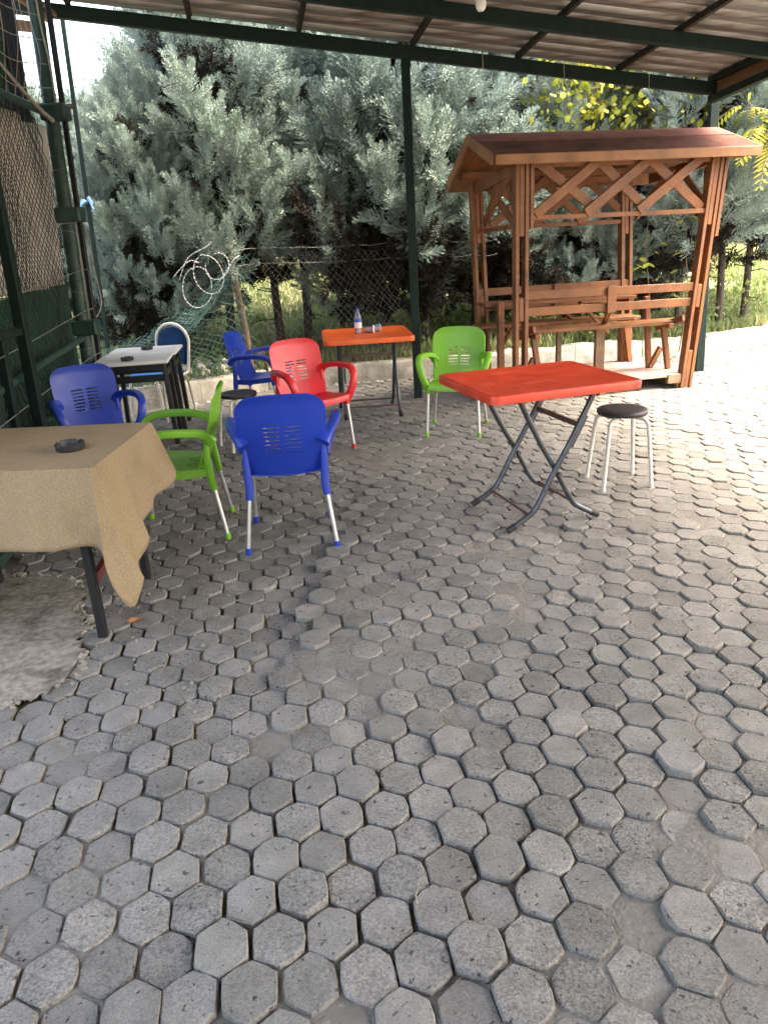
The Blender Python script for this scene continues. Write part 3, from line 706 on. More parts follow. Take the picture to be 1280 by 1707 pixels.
def vine(x, y, z0, n, lab, seed):
    t = thing('climbing_plant', lab, 'plant', (x, y, z0)); r = random.Random(seed)
    b = MB(); top = V(.05, .02, 1.75); b.tube([(0, 0, -.1), (.06, .0, .5), (-.02, .03, 1.1), top], [.008, .006, .005, .003], 5); b.build('stem', 'twig', t, True)
    mb = MB()
    for k in range(n):
        z = r.uniform(.5, 1.75); a = r.uniform(0, 6.28); p = V(r.gauss(0, .07), r.gauss(0, .05), z); ln = r.uniform(.07, .13)
        d = V(math.cos(a), math.sin(a), -.5).normalized(); sd = d.cross(V(0, 0, 1)).normalized()
        pts = [p, p + d * ln * .35 + sd * ln * .33, p + d * ln * .7 + sd * ln * .2, p + d * ln, p + d * ln * .7 - sd * ln * .2, p + d * ln * .35 - sd * ln * .33]
        mb.add(pts, [tuple(range(6))])
    mb.build('leaves', 'leaf', t)
vine(3.42, 8.72, .15, 22, 'thin climbing plant with yellow green leaves right of the gazebo post', 3)
vine(3.0, 8.75, .15, 14, 'thin climbing plant behind the right side of the gazebo', 4)

# ------------------------------------------------------------------ canopy roof
LEAN = .083
can = thing('canopy_roof', 'lean-to canopy with dark green frame and rusty corrugated sheets overhead', 'canopy', (0, 0, 0))
DX = V(2.74, .25, -.36); DXn = DX.normalized()
B0 = V(.38, 7.44, 2.905)
PU = V(.155, -1, .075)                  # towards the camera, across the slope
def roofp(k, t, up=0): 
    p = B0 + DX * k + PU * t; return p + V(0, 0, up)
KL, KR, T1 = -1.16, 1.0, 18.4  # unseen rear run of the canopy, extended behind the camera to block light
for t in range(0, 19):
    mb = MB(); mb.bar(roofp(KL, t), roofp(KR + .012, t), .07, .10); mb.build('beam', 'green_paint', can, bevel=.004)
for k in (-1.10, -.98, -.64, -.32, 0.025, .355, .685):
    mb = MB(); mb.bar(roofp(k, -.03, .073), roofp(k, T1, .073), .035, .045)
    o = mb.build('purlin', 'rust', can)
    sm = MB()
    for j in range(60):
        p = roofp(k, j * .11, .092); sm.box((p.x + .02, p.y, p.z), (.014, .014, .03))
    sm.build('roof_screws', 'rust', o); tag(bpy.data.objects[o.children[0].name], kind='stuff')
mb = MB(); mb.bar(roofp(KR, -.04, .075), roofp(KR, T1, .075), .05, .05); mb.build('purlin', 'green_paint', can)
mb = MB(); mb.bar(roofp(KR + .03, -.05, .02), roofp(KR + .03, T1, .02), .03, .17); mb.build('edge_beam', 'fascia', can)
mb = MB(); mb.bar(roofp(KR + .01, -.05, -.075), roofp(KR + .01, T1, -.075), .06, .06); mb.build('edge_beam', 'green_paint', can)
# corrugated sheets: waves run down the slope, each sheet one part
wave = .195
nsheet = 22; Wd = T1 / nsheet; rsh = random.Random(4)
for i in range(nsheet):
    t0 = -.10 + i * Wd; t1 = t0 + Wd + .05; lift = .112 + (i % 2) * .006
    for (ka, kb) in ((KL, -.30), (-.33, KR + .06)):
        vs_, fs_ = [], []; loc = roofp(ka, t0); dt_ = rsh.uniform(-.006, .006); prof = []
        t = t0
        while t < t1:
            prof += [(t, 0), (t + .085, 0), (t + .108, .034), (t + .172, .034)]; t += wave
        prof = [p for p in prof if p[0] <= t1]; n = len(prof) - 1
        for (t, wz) in prof:
            for k in (ka, kb): vs_.append(roofp(k, t, lift + wz + dt_ + (.008 if k == kb and kb < 0 else 0)) - loc)
        for a in range(n): fs_.append((2 * a, 2 * a + 1, 2 * a + 3, 2 * a + 2))
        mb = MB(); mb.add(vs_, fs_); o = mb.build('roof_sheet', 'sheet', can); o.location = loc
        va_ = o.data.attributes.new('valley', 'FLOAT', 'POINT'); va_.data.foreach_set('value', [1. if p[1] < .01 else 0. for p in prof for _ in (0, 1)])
        s_mod = o.modifiers.new('thickness', 'SOLIDIFY'); s_mod.thickness = .0012
def post(x, y, zt, name='post', w_=.075, m='green_paint', parent=can):
    mb = MB(); mb.bar((x, y, -.06), (x, y + LEAN * zt, zt), w_, w_, (0, 1, 0)); return mb.build(name, m, parent, bevel=.005)
post(.381, 7.211, 2.86); post(3.262, 7.76, 2.50, w_=.08)
for k in (.24, .50, .78):
    p = roofp(k, 0); mb = MB()
    loop = [(p.x + .0, p.y - .042, p.z + .06), (p.x + .005, p.y - .045, p.z - .05), (p.x + .0, p.y - .04, p.z - .085), (p.x - .012, p.y - .02, p.z - .10), (p.x - .02, p.y + .04, p.z - .08), (p.x - .01, p.y + .045, p.z + .03)]
    mb.tube(catmull(loop, 4), .0035, 5); mb.build('tie_wire', 'cord', can, True)
lp = roofp(.085, 1.42); lamp = thing('bulb_holder', 'white plastic lamp holder under the second roof beam', 'lamp', (lp.x, lp.y + .0, lp.z - .05))
MB().lathe([(.0, -.075), (.02, -.072), (.033, -.055), (.037, -.03), (.03, -.008), (.018, 0)], 20).build('globe', 'plasticwhite', lamp, True)
MB().lathe([(.045, -.006), (.045, .003), (.02, .004), (.0, .004)], 18).build('base', 'plasticwhite', lamp, True)

# ------------------------------------------------------------------ cage fence on the left
def fx(y): return -2.0 - (y - 4) * .125
cage = thing('sports_cage_fence', 'dark green pipe cage with black netting and rails at the left', 'fence', (-2.25, 6.1, 0))
def cl(x, y, z): return (x + 2.25, y - 6.1, z)
def cbar(name, a, b_, w_, m='green_paint'):
    mb = MB(); mb.bar(cl(*a), cl(*b_), w_, w_, (0, 1, 0)); return mb.build(name, m, cage, bevel=.004)
def cpipe(name, a, b_, r, m='green_pipe', n=14):
    mb = MB(); mb.tube([cl(*a), cl(*b_)], r, n); return mb.build(name, m, cage, True)
cpipe('corner_post', (-2.27, 6.1, -.05), (-2.27, 6.1 + LEAN * 3.6, 3.6), .05)
cbar('corner_post_strip', (-2.20, 6.16, -.05), (-2.20, 6.16 + LEAN * 3.6, 3.6), .035, 'black_paint')
for z in (.9, 1.72, 2.42):
    mb = MB(); mb.box(cl(-2.24, 6.1 + LEAN * z, z), (.19, .15, .11)); mb.build('clamp', 'green_pipe', cage, bevel=.012)
cbar('post', (-1.995, 4.45, -.05), (-1.995, 4.45 + LEAN * 1.1, 2.75), .06)
cbar('post', (-2.02, 4.16, -.05), (-2.02, 4.16 + LEAN * 1.1, 1.09), .05)
cbar('post', (-2.0, 2.3, -.05), (-2.0, 2.3 + LEAN * 2.7, 2.7), .06)
cbar('short_rail', (-2.03, 3.2, 1.06), (-2.0, 4.5, 1.06), .045)
for (z, r) in ((.80, .024), (.46, .022)):
    cpipe('rail', (fx(3.0) - .04, 3.0, z - .06), (fx(6.2) - .0, 6.2, z + .03), r, 'green_pipe', 10)
cpipe('rail', (fx(3.0), 3.0, 2.30), (fx(6.25) - .02, 6.25, 2.42), .026, 'cream' if 0 else 'green_pipe', 10)
cbar('bottom_rail', (fx(2.2) - .0, 2.2, .03), (fx(6.1), 6.1, .03), .06, 'green_pipe')
# straining wires
for z, dz in ((.98, .05), (1.26, .06), (1.62, .04), (.66, .03)):
    mb = MB(); mb.tube([cl(fx(3) + .03, 3.0, z - .05), cl(fx(4.6) + .03, 4.6, z - .015), cl(-2.2, 6.08, z + dz), cl(-2.17, 6.2, z + dz + .01)], .0035, 5); mb.build('tension_wire', 'wire', cage, True)
# lashing around the corner post
for k in range(22):
    z = .75 + k * .085; mb = MB(); y0 = 6.1 + LEAN * z
    mb.tube([cl(-2.27 + .053 * math.cos(a), y0 + .053 * math.sin(a), z + .012 * math.sin(a + k)) for a in np.linspace(0, 6.2, 13)], .0028, 4)
    mb.build('lashing', 'green_pipe' if k % 5 else 'wire', cage, True)
def net(y0, y1, z0, z1, cell, r, off, jit=.004, seed=1):
    b = MB(); rr = random.Random(seed); W = y1 - y0; Hh = z1 - z0
    n = int((W + Hh) / cell)
    for sg in (1, -1):
        for k in range(-int(Hh / cell), int(W / cell) + 1):
            s0 = k * cell if sg == 1 else k * cell + Hh
            pts = []
            m_ = max(2, int(Hh / .14))
            for j in range(m_ + 1):
                h = Hh * j / m_; s = s0 + sg * h
                if s < -.001 or s > W + .001: continue
                y = y0 + s; pts.append(cl(fx(y) + off + .03 * math.sin(y * 5) * math.sin(h * 3) + rr.gauss(0, jit), y + rr.gauss(0, jit) + LEAN * .4 * (z0 + h), z0 + h))
            if len(pts) > 1: b.tube(pts, r, 3, caps=False)
    return b
o = net(3.0, 6.06, .06, 2.36, .062, .0026, -.035).build('netting', 'net', cage); tag(o, kind='stuff')
# loose upper net
b = MB(); rr = random.Random(6)
for k in range(12):
    y0 = 4.2 + k * .17; b.tube(catmull([cl(fx(y0) - .02, y0, 2.40), cl(fx(y0) + .01 + rr.gauss(0, .02), y0 + .12, 2.75), cl(fx(y0) - .02, y0 + .2 + rr.gauss(0, .05), 3.1), cl(fx(y0), y0 + .35, 3.6)], 4), .0032, 4, caps=False)
for k in range(7):
    z = 2.52 + k * .15; b.tube(catmull([cl(fx(4.0), 4.0, z + .15), cl(fx(4.8) + .02, 4.8, z + .02), cl(fx(5.5), 5.5, z - .05), cl(-2.22, 6.25, z + .05)], 5), .0032, 4, caps=False)
o = b.build('loose_net', 'cord', cage); tag(o, kind='stuff')
mb = MB(); mb.tube(catmull([cl(-2.1, 4.9, 2.62), cl(-2.18, 5.5, 2.50), cl(-2.22, 5.95, 2.40), cl(-2.24, 6.22, 2.36)], 6), [.006 + .0006 * q for q in range(19)], 8); mb.build('rope', 'cord', cage, True)
mb = MB(); mb.tube(catmull([cl(-2.22, 6.27, 2.38), cl(-2.21, 6.28, 2.7), cl(-2.235, 6.3, 3.05), cl(-2.24, 6.36, 3.5)], 6), .007, 6); mb.build('rope', 'cord', cage, True)
# curtain and screens inside the cage
def sheet(pts_fn, nu, nv, name, m, parent):
    b = MB()
    for i in range(nu + 1):
        for j in range(nv + 1): b.v.append(tuple(pts_fn(i / nu, j / nv)))
    for i in range(nu):
        for j in range(nv):
            a = i * (nv + 1) + j; b.f.append((a, a + nv + 1, a + nv + 2, a + 1))
    o = b.build(name, m, parent, True, ang=80)
    s = o.modifiers.new('thickness', 'SOLIDIFY'); s.thickness = .003; return o
sheet(lambda u, v: cl(fx(2.6 + 3.85 * u) - .15 + .03 * math.sin(u * 40) + .02 * math.sin(u * 17 + v * 2), 2.6 + 3.85 * u + .15 * v, 1.22 + 1.15 * v), 60, 8, 'curtain', 'tarp', cage)
sheet(lambda u, v: cl(fx(2.6 + 3.8 * u) - .17 + .015 * math.sin(u * 33), 2.6 + 3.8 * u + .1 * v, .02 + 1.2 * v), 50, 6, 'screen_sheet', 'green_sheet', cage)
sheet(lambda u, v: cl(fx(3.6 + 2.3 * u) - .22 + .012 * math.sin(u * 110), 3.6 + 2.3 * u + .25 * v, 2.38 + (.95 - .5 * u) * v), 120, 3, 'screen_sheet', 'green_sheet', cage)
for k in range(5):
    y = 5.95 + k * .06; cbar('slat', (-2.48 + k * .02, y, 2.35), (-2.50 + k * .02, y + .18, 3.7), .035, 'black_paint')
# thin pole and roof brackets, pale tarp beyond the corner
pole = thing('thin_pole', 'tall thin dark green pole standing beyond the cage corner post', 'pole', (-2.46, 7.16, 0))
mb = MB(); mb.bar((0, 0, -.05), (.012, LEAN * 3.3, 3.3), .03, .03, (0, 1, 0)); mb.build('shaft', 'green_paint', pole)
mb = MB(); mb.bar((.005, .22, 2.62), (-.26, .08, 2.62), .026, .036); mb.build('cross_rail', 'rust', pole)
rag = MB(); rr = random.Random(2)
for k in range(5):
    a = rr.uniform(0, 6.28); rag.tube([(.006, LEAN * 1.87, 1.86), (.03 * math.cos(a), LEAN * 1.87 + .03 * math.sin(a) - .02, 1.87 + rr.uniform(-.03, .03)), (.06 * math.cos(a), LEAN * 1.87 + .05 * math.sin(a) - .02, 1.85 + rr.uniform(-.06, .02))], [.014, .016, .008], 6)
rag = rag.build('rag', 'blue_rag', None, True); rag.location = (-2.46, 7.16, 0); tag(rag, 'light blue rag knotted round the thin pole', 'rag')
frm = thing('timber_brackets', 'pale timber battens fixed under the canopy at the upper left corner', 'brackets', (-2.45, 7.0, 3.1))
for a, b_, w_, m_ in (((-.45, -.35, .02), (.02, -.05, -.0), .07, 'wood_dark'), ((-.40, -.3, .22), (-.02, -.05, .20), .06, 'rust'), ((-.30, -.9, .38), (.0, .10, .10), .05, 'wood_dark'), ((-.22, -.95, .42), (.06, .12, .13), .03, 'wood_dark'), ((-.65, -.9, .06), (-.35, -.5, .03), .07, 'wood_dark')):
    mb = MB(); mb.bar(a, b_, w_ * .6, w_); mb.build('batten', m_, frm)
tp_ = thing('hanging_tarp', 'beige tarpaulin strip hanging beside the cage corner post', 'tarpaulin', (-2.39, 6.50, 0))
def tarpf(u, v):
    z = .25 + 2.1 * v; wdt = .02 + .24 * (1 - v) ** .8 if v > .62 else .15 + .0 * v
    wdt = .16 if v < .6 else .16 * (1 - (v - .6) / .4) ** .7 + .01
    return (-.06 + wdt * u + .012 * math.sin(u * 6 + v * 4), .02 * math.sin(u * 9 + v * 3) + LEAN * z - .05, z)
sheet(tarpf, 8, 24, 'tarp_sheet', 'tarp', tp_)
for z in (1.15, 1.50, 1.9):
    mb = MB(); mb.tube([(.085 + .012 * math.cos(a), LEAN * z - .07, z + .02 * math.sin(a)) for a in np.linspace(0, 6.28, 11)], .004, 5, caps=False); mb.build('eyelet', 'wire', tp_, True)
mb = MB(); mb.tube(catmull([(.06, .12, 1.80), (.12, .12, 1.6), (.14, .1, 1.3), (.15, .1, 1.05), (.10, .0, .93), (.0, -.1, .92)], 6), .005, 6); mb.build('cord', 'cord', tp_, True)

# ------------------------------------------------------------------ sagging wire fence + razor wire
wf = thing('chain_link_fence', 'sagging chain link wire net along the kerb below the cypresses', 'fence', (0, 0, 0))
def ftop(x): return float(np.interp(x, [-3.3, -2.7, -2.2, -1.7, -1.34, -.4, .5, 1.4], [.35, .55, .66, .95, 1.36, 1.33, 1.33, 1.30]))
def fsurf(s, h):   # s = x, h in 0..1
    x = s; zt = ftop(x); y = float(wall_y(x)) + .10 - (.08 * math.exp(-((x + 2.1) / .55) ** 2)) * math.sin(math.pi * min(1, h)) - .05 * h
    return V(x + .03 * math.sin(h * 5 + x * 3), y, .16 + (zt - .16) * h + .012 * math.sin(x * 23 + h * 9))
def chain(x0, x1, cell, r, m):
    b = MB(); rr = random.Random(17); n = int((x1 - x0) / cell); rows = 16
    for sg in (1, -1):
        for k in range(-rows, n + rows):
            pts = []
            for j in range(rows + 1):
                u = k + sg * j * .9
                x = x0 + u * cell
                if x < x0 or x > x1: continue
                p = fsurf(x, j / rows); pts.append(p + V(rr.gauss(0, .006), rr.gauss(0, .006), rr.gauss(0, .006)))
            if len(pts) > 1: b.tube(pts, r, 3, caps=False)
    return b
o = chain(-3.1, -1.15, .062, .0026, 0).build('wire_mesh', 'teal_wire', wf); tag(o, kind='stuff')
o = chain(-1.15, .35, .066, .0013, 0).build('wire_mesh', 'wire', wf); tag(o, kind='stuff')
b = MB()      # fold of slack net leaning forward on the left
rr = random.Random(9)
for sg in (1, -1):
    for k in range(0, 46):
        pts = []
        for j in range(7):
            x = -2.95 + k * .035 + sg * (j - 3) * .05; zt = ftop(x); y = float(wall_y(x)) + .04 - .02 * j
            pts.append(V(x, y + rr.gauss(0, .008), zt - .03 - .035 * j + rr.gauss(0, .008)))
        b.tube(pts, .0026, 3, caps=False)
o = b.build('slack_fold', 'teal_wire', wf); tag(o, kind='stuff')
mb = MB(); mb.tube([fsurf(x, 1.02) + V(0, -.01, .02) for x in np.linspace(-1.36, 1.3, 20)], .003, 5); mb.build('top_wire', 'wire', wf, True)
mb = MB(); mb.tube([fsurf(x, 1.0) + V(0, -.01, -.10) for x in np.linspace(-1.36, 1.3, 20)], .0025, 5); mb.build('top_wire', 'wire', wf, True)
fp = thing('fence_post', 'pale leaning timber fence post right of the razor wire', 'post', (-1.30, float(wall_y(-1.30)) + .12, .1))
mb = MB(); mb.tube([(0.02, 0, -.1), (.0, 0, .5), (-.05, .0, 1.0), (-.09, .02, 1.55)], [.036, .034, .031, .028], 9); mb.build('shaft', 'twig', fp, True)
# three loops of razor wire
rz = thing('razor_wire_coil', 'tangled silver razor wire loops hanging above the slack net', 'razor wire', (-1.575, 7.42, 1.165), scale=.84)
def ring(cx, cz, rx, rzz, a0, a1, tilt, dy):
    n = 56; pts = []
    for i in range(n + 1):
        a = a0 + (a1 - a0) * i / n
        pts.append(V(cx + rx * math.cos(a) + tilt * math.sin(a) * .05, dy * (i / n - .5) + .03 * math.sin(a), cz + rzz * math.sin(a)))
    return pts
strands = [ring(-.045, -.09, .165, .215, -.2, 5.9, .4, .1), ring(.09, .04, .165, .205, 2.0, 8.0, -.5, -.1), ring(.20, .12, .125, .135, 2.8, 8.3, .3, .06),
           catmull([(-.30, .0, .02), (-.22, 0, .10), (-.10, .02, .19), (0.0, .02, .17)], 8), catmull([(-.24, .03, .0), (-.12, .05, .22), (.10, .05, .33), (.16, .06, .38)], 10),
           catmull([(.20, .0, -.04), (.32, .02, .1), (.38, .05, .18), (.44, .1, .22)], 8)]
for pts in strands:
    b = MB(); b.tube(pts, .0022, 5); b2 = MB(); acc = 0
    for i in range(1, len(pts)):
        acc += (pts[i] - pts[i - 1]).length
        if acc > .030:
            acc = 0; d = (pts[i] - pts[i - 1]).normalized(); s = d.cross(V(0, 1, 0)).normalized()
            p = pts[i]; b2.add([p - d * .010, p + s * .0065, p + d * .010, p - s * .0065, p + V(0, -.005, 0), p + V(0, .005, 0)], [(0, 1, 4), (1, 2, 4), (2, 3, 4), (3, 0, 4), (1, 0, 5), (2, 1, 5), (3, 2, 5), (0, 3, 5)])
    o = b.build('wire_loop', 'razor', rz, True); b2.build('barbs', 'razor', o); tag(o.children[0], kind='stuff')
# pale rubble behind the wall
rr = random.Random(12)
def rock(b, c, s, r):
    n = 7; prof = []
    vs_, fs_ = [], []
    for i in range(5):
        la = -math.pi / 2 + math.pi * i / 4
        for j in range(n):
            lo = 2 * math.pi * j / n; k = s * r.uniform(.75, 1.15)
            vs_.append((c[0] + k * math.cos(la) * math.cos(lo), c[1] + k * .8 * math.cos(la) * math.sin(lo), c[2] + k * .7 * math.sin(la)))
    for i in range(4):
        for j in range(n): fs_.append((i * n + j, i * n + (j + 1) % n, (i + 1) * n + (j + 1) % n, (i + 1) * n + j))
    b.add(vs_, fs_)
b = MB()
for k in range(46):
    x = rr.uniform(-2.1, -1.25); t = rr.uniform(.22, 1.0); rock(b, (x, float(wall_y(x)) + t, .2 + rr.uniform(0, .09)), rr.uniform(.025, .075), rr)
o = b.build('rubble_heap', 'stone', None, True, ang=30); tag(o, 'pale heap of stones behind the kerb at the left trunks', 'rubble', kind='stuff')
b = MB()
for k in range(90):
    x = rr.uniform(-2.0, 3.4); rock(b, (x, float(wall_y(x)) - abs(rr.gauss(.02, .05)) - .01, .0 + rr.uniform(0, .01)), rr.uniform(.008, .028), rr)
o = b.build('wall_foot_debris', 'stone', None, True, ang=30); tag(o, 'small stones and debris along the foot of the kerb wall', 'rubble', kind='stuff')

# ------------------------------------------------------------------ gazebo
gz = thing('gazebo', 'brown pine picnic gazebo with lattice top and red felt roof', 'gazebo', (2.0 * .965, 7.5 * .965, .05), R(11.6), scale=.965)
def plank(name, a, b_, w_, h_, m='wood', up=(0, 0, 1), parent=gz, bev=.004):
    mb = MB(); mb.bar(a, b_, w_, h_, up); return mb.build(name, m, parent, bevel=bev)
POSTS = {'FL': ((-.80, -.40, -.05), (-.775, -.30, 1.98)), 'FR': ((.868, -.398, -.05), (1.075, -.29, 2.0)), 'BL': ((-.83, .45, -.05), (-.868, .60, 1.90)), 'BR': ((.72, .46, -.05), (.70, .62, 1.92))}
for k, (a, t) in POSTS.items():
    pe = thing('post', None, None); pe.parent = gz
    a, t = V(*a), V(*t); d = t - a
    for j, off in enumerate((-.044, .044)):
        plank('stave', a + V(off, 0, 0), t + V(off, 0, 0), .034, .085, up=(0, 1, 0), parent=pe)
    for (s0, s1) in ((.0, .17), (.36, .46), (.71, 1.0)):
        plank('spacer', a + d * s0, a + d * s1, .044, .07, up=(0, 1, 0), parent=pe)
    if k in ('FR',):
        plank('stave', a + d * .66 + V(.088, 0, 0), t + V(.088, 0, 0), .034, .085, up=(0, 1, 0), parent=pe)
    if k in ('FL',):
        plank('stave', a + d * .74 + V(.088, -.0, 0), t + V(.088, 0, 0), .034, .085, up=(0, 1, 0), parent=pe)
# floor
for k in range(9):
    y = -.36 + k * .105; plank('floor_board', (-.95, y, .075), (.90, y, .075), .10, .028, 'deck', bev=.003)
for x in (-.8, .02, .82): plank('joist', (x, -.40, .005), (x, .58, .005), .06, .11, 'wood_dark')
plank('base_beam', (.68, -.40, .045), (.90, -.40, .035), .05, .085, 'wood_dark')
# backrests
for (z, zr) in ((.90, .875), (.757, .74)):
    plank('backrest_rail', (-.76, -.37, z), (.93, -.36, zr), .028, .074)
    plank('backrest_rail', (-.90, .51, z - .02), (.76, .52, zr), .028, .074)
plank('backrest_batten', (.065, -.398, .935), (.068, -.398, .70), .085, .024, up=(0, 1, 0))
plank('backrest_batten', (-.05, .485, .92), (-.05, .485, .68), .085, .024, up=(0, 1, 0))
plank('seat_support', (.07, -.375, .72), (.20, .02, .50), .045, .03); plank('seat_support', (-.05, .47, .70), (.08, .20, .5), .045, .03)
for x in (-.66, .82): plank('seat_support', (x, -.38, .60), (x - .03, .02, .47), .03, .06)
# seats
for (y, z) in ((-.20, .565), (-.06, .56)): plank('seat_board', (-.70, y, z), (.97, y, z - .02), .125, .036)
for (y, z) in ((.30, .575), (.42, .575)): plank('seat_board', (-.95, y, z), (.74, y, z - .02), .11, .034)
for x in (-.60, .74):
    plank('seat_leg', (x + .03, -.12, .55), (x + .10, -.15, .09), .05, .045, up=(0, 1, 0)); plank('seat_leg', (x + .10, .0, .28), (x - .02, -.02, .09), .05, .045, up=(0, 1, 0))
    plank('seat_bearer', (x, -.32, .525), (x, .02, .52), .05, .045); plank('seat_bearer', (x - .05, .24, .53), (x - .05, .48, .53), .05, .045)
plank('seat_leg', (.66, .02, .78), (.72, .0, .09), .05, .045, up=(0, 1, 0)); plank('seat_leg', (-.84, .0, .83), (-.84, -.02, .09), .06, .05, up=(0, 1, 0))
plank('seat_leg', (.66, .42, .55), (.74, .40, .09), .05, .045, up=(0, 1, 0)); plank('seat_leg', (-.90, .38, .56), (-.87, .38, .09), .05, .045, up=(0, 1, 0))
plank('table_post', (.18, .0, .10), (.175, .0, .55), .095, .05, 'wood_dark', up=(0, 1, 0)); plank('table_post', (-.10, .32, .10), (-.10, .32, .56), .05, .04, 'wood_dark', up=(0, 1, 0))
# narrow table between the benches
for j, y in enumerate((.06, .15, .24)): plank('table_board', (-.98, y, .80), (.56, y, .785), .085, .03)
plank('table_bearer', (-.86, .0, .77), (-.86, .28, .77), .05, .05); plank('table_bearer', (.5, .02, .755), (.5, .27, .755), .05, .05)
plank('table_brace', (-.84, .06, .36), (-.55, .12, .74), .045, .03); plank('table_brace', (.0, .10, .76), (.34, .16, .44), .045, .03)
# lattice rails
plank('lattice_rail', (-.74, -.33, 1.54), (1.02, -.325, 1.525), .04, .04); plank('lattice_rail', (-.84, .56, 1.48), (.70, .57, 1.47), .04, .04)
plank('lattice_rail', (-.79, -.31, 1.475), (-.84, .56, 1.45), .035, .035); 
plank('lattice_rail', (-.76, -.30, 1.96), (1.07, -.29, 1.955), .04, .05); plank('lattice_rail', (-.88, .58, 1.87), (.72, .60, 1.87), .04, .05)
FRT = [((-.66, 1.56), (-.05, 1.99)), ((-.19, 1.555), (.43, 1.99)), ((.31, 1.555), (.94, 1.99))]
BKT = [((-.64, 1.99), (-.06, 1.57)), ((-.08, 1.985), (.40, 1.57)), ((.40, 1.985), (.95, 1.55))]
for (a, b_) in FRT: plank('lattice_slat', (a[0], -.345, a[1]), (b_[0], -.322, b_[1]), .026, .082, up=(0, 0, 1))
for (a, b_) in BKT: plank('lattice_slat', (a[0], -.300, a[1]), (b_[0], -.318, b_[1]), .022, .082)
for (a, b_) in FRT: plank('lattice_slat', (a[0] * .93 - .12, .545, a[1] - .07), (b_[0] * .93 - .12, .56, b_[1] - .10), .024, .075)
for (a, b_) in BKT: plank('lattice_slat', (a[0] * .93 - .12, .585, a[1] - .10), (b_[0] * .93 - .12, .575, b_[1] - .07), .022, .075)
plank('lattice_slat', (-.79, -.2, 1.50), (-.83, .42, 1.86), .022, .075); plank('lattice_slat', (-.81, -.2, 1.93), (-.85, .42, 1.5), .022, .075)
# braces and roof
for (x, y0, y1, z) in ((-.80, -.27, .55, 1.93), (1.03, -.27, .6, 1.95)):
    plank('roof_tie', (x, y0, z), (x - .07, y1, z - .10), .04, .09)
plank('post_brace', (-.84, .42, 1.52), (-.82, .10, 1.86), .03, .06); plank('post_brace', (-.80, -.30, 1.55), (-.80, -.05, 1.88), .03, .06)
plank('post_brace', (.72, .42, 1.50), (.90, .1, 1.92), .03, .06); plank('post_brace', (1.0, -.28, 1.60), (.95, .1, 1.92), .03, .06)
roof = thing('roof', None, None); roof.parent = gz
XL, XR = -1.06, 1.395
EF, RG, ER = V(0, -.446, 2.045), V(0, .204, 2.265), V(0, .85, 1.905)
nb = 24
for (E_, nm) in ((EF, 'front'), (ER, 'rear')):
    sl_ = (RG - E_); upn = V(1, 0, 0).cross(sl_).normalized(); upn = upn if upn.z > 0 else -upn
    for k in range(nb):
        xa = XL + .02 + (XR - XL - .04) * (k + .5) / nb
        plank('roof_board', V(xa, E_.y, E_.z) - upn * .03, V(xa, RG.y, RG.z) - upn * .03, (XR - XL - .04) / nb - .004, .018, up=upn, parent=roof, bev=0)
    # two felt strips, the upper one paler
    m_ = E_.lerp(RG, .60)
    for j, (p, q_) in enumerate(((E_ - sl_ * .03, m_ + sl_ * .03), (m_, RG + sl_ * .0))):
        plank('felt_strip', V((XL + XR) / 2, p.y, p.z) - upn * (.014 - .007 * j), V((XL + XR) / 2, q_.y, q_.z) - upn * (.014 - .007 * j) , XR - XL + .012, .006, 'felt_pale' if j else 'felt', up=upn, parent=roof, bev=0)
    plank('fascia_board', V(XL, E_.y - .012 * (1 if nm == 'front' else -1), E_.z - .050), V(XR, E_.y - .012 * (1 if nm == 'front' else -1), E_.z - .050), .024, .078, 'fascia', parent=roof)
    for x in (XL - .012, XR + .012):
        plank('barge_board', V(x, E_.y, E_.z) - upn * .05, V(x, RG.y, RG.z) - upn * .05, .024, .085, 'fascia', up=upn, parent=roof)
plank('ridge_beam', (XL + .03, RG.y, RG.z - .10), (XR - .03, RG.y, RG.z - .10), .05, .09, parent=roof)
for y, z in ((-.29, 1.985), (.60, 1.925)): plank('eave_beam', (XL + .05, y, z + .02), (XR - .05, y, z + .0), .05, .06, parent=roof)

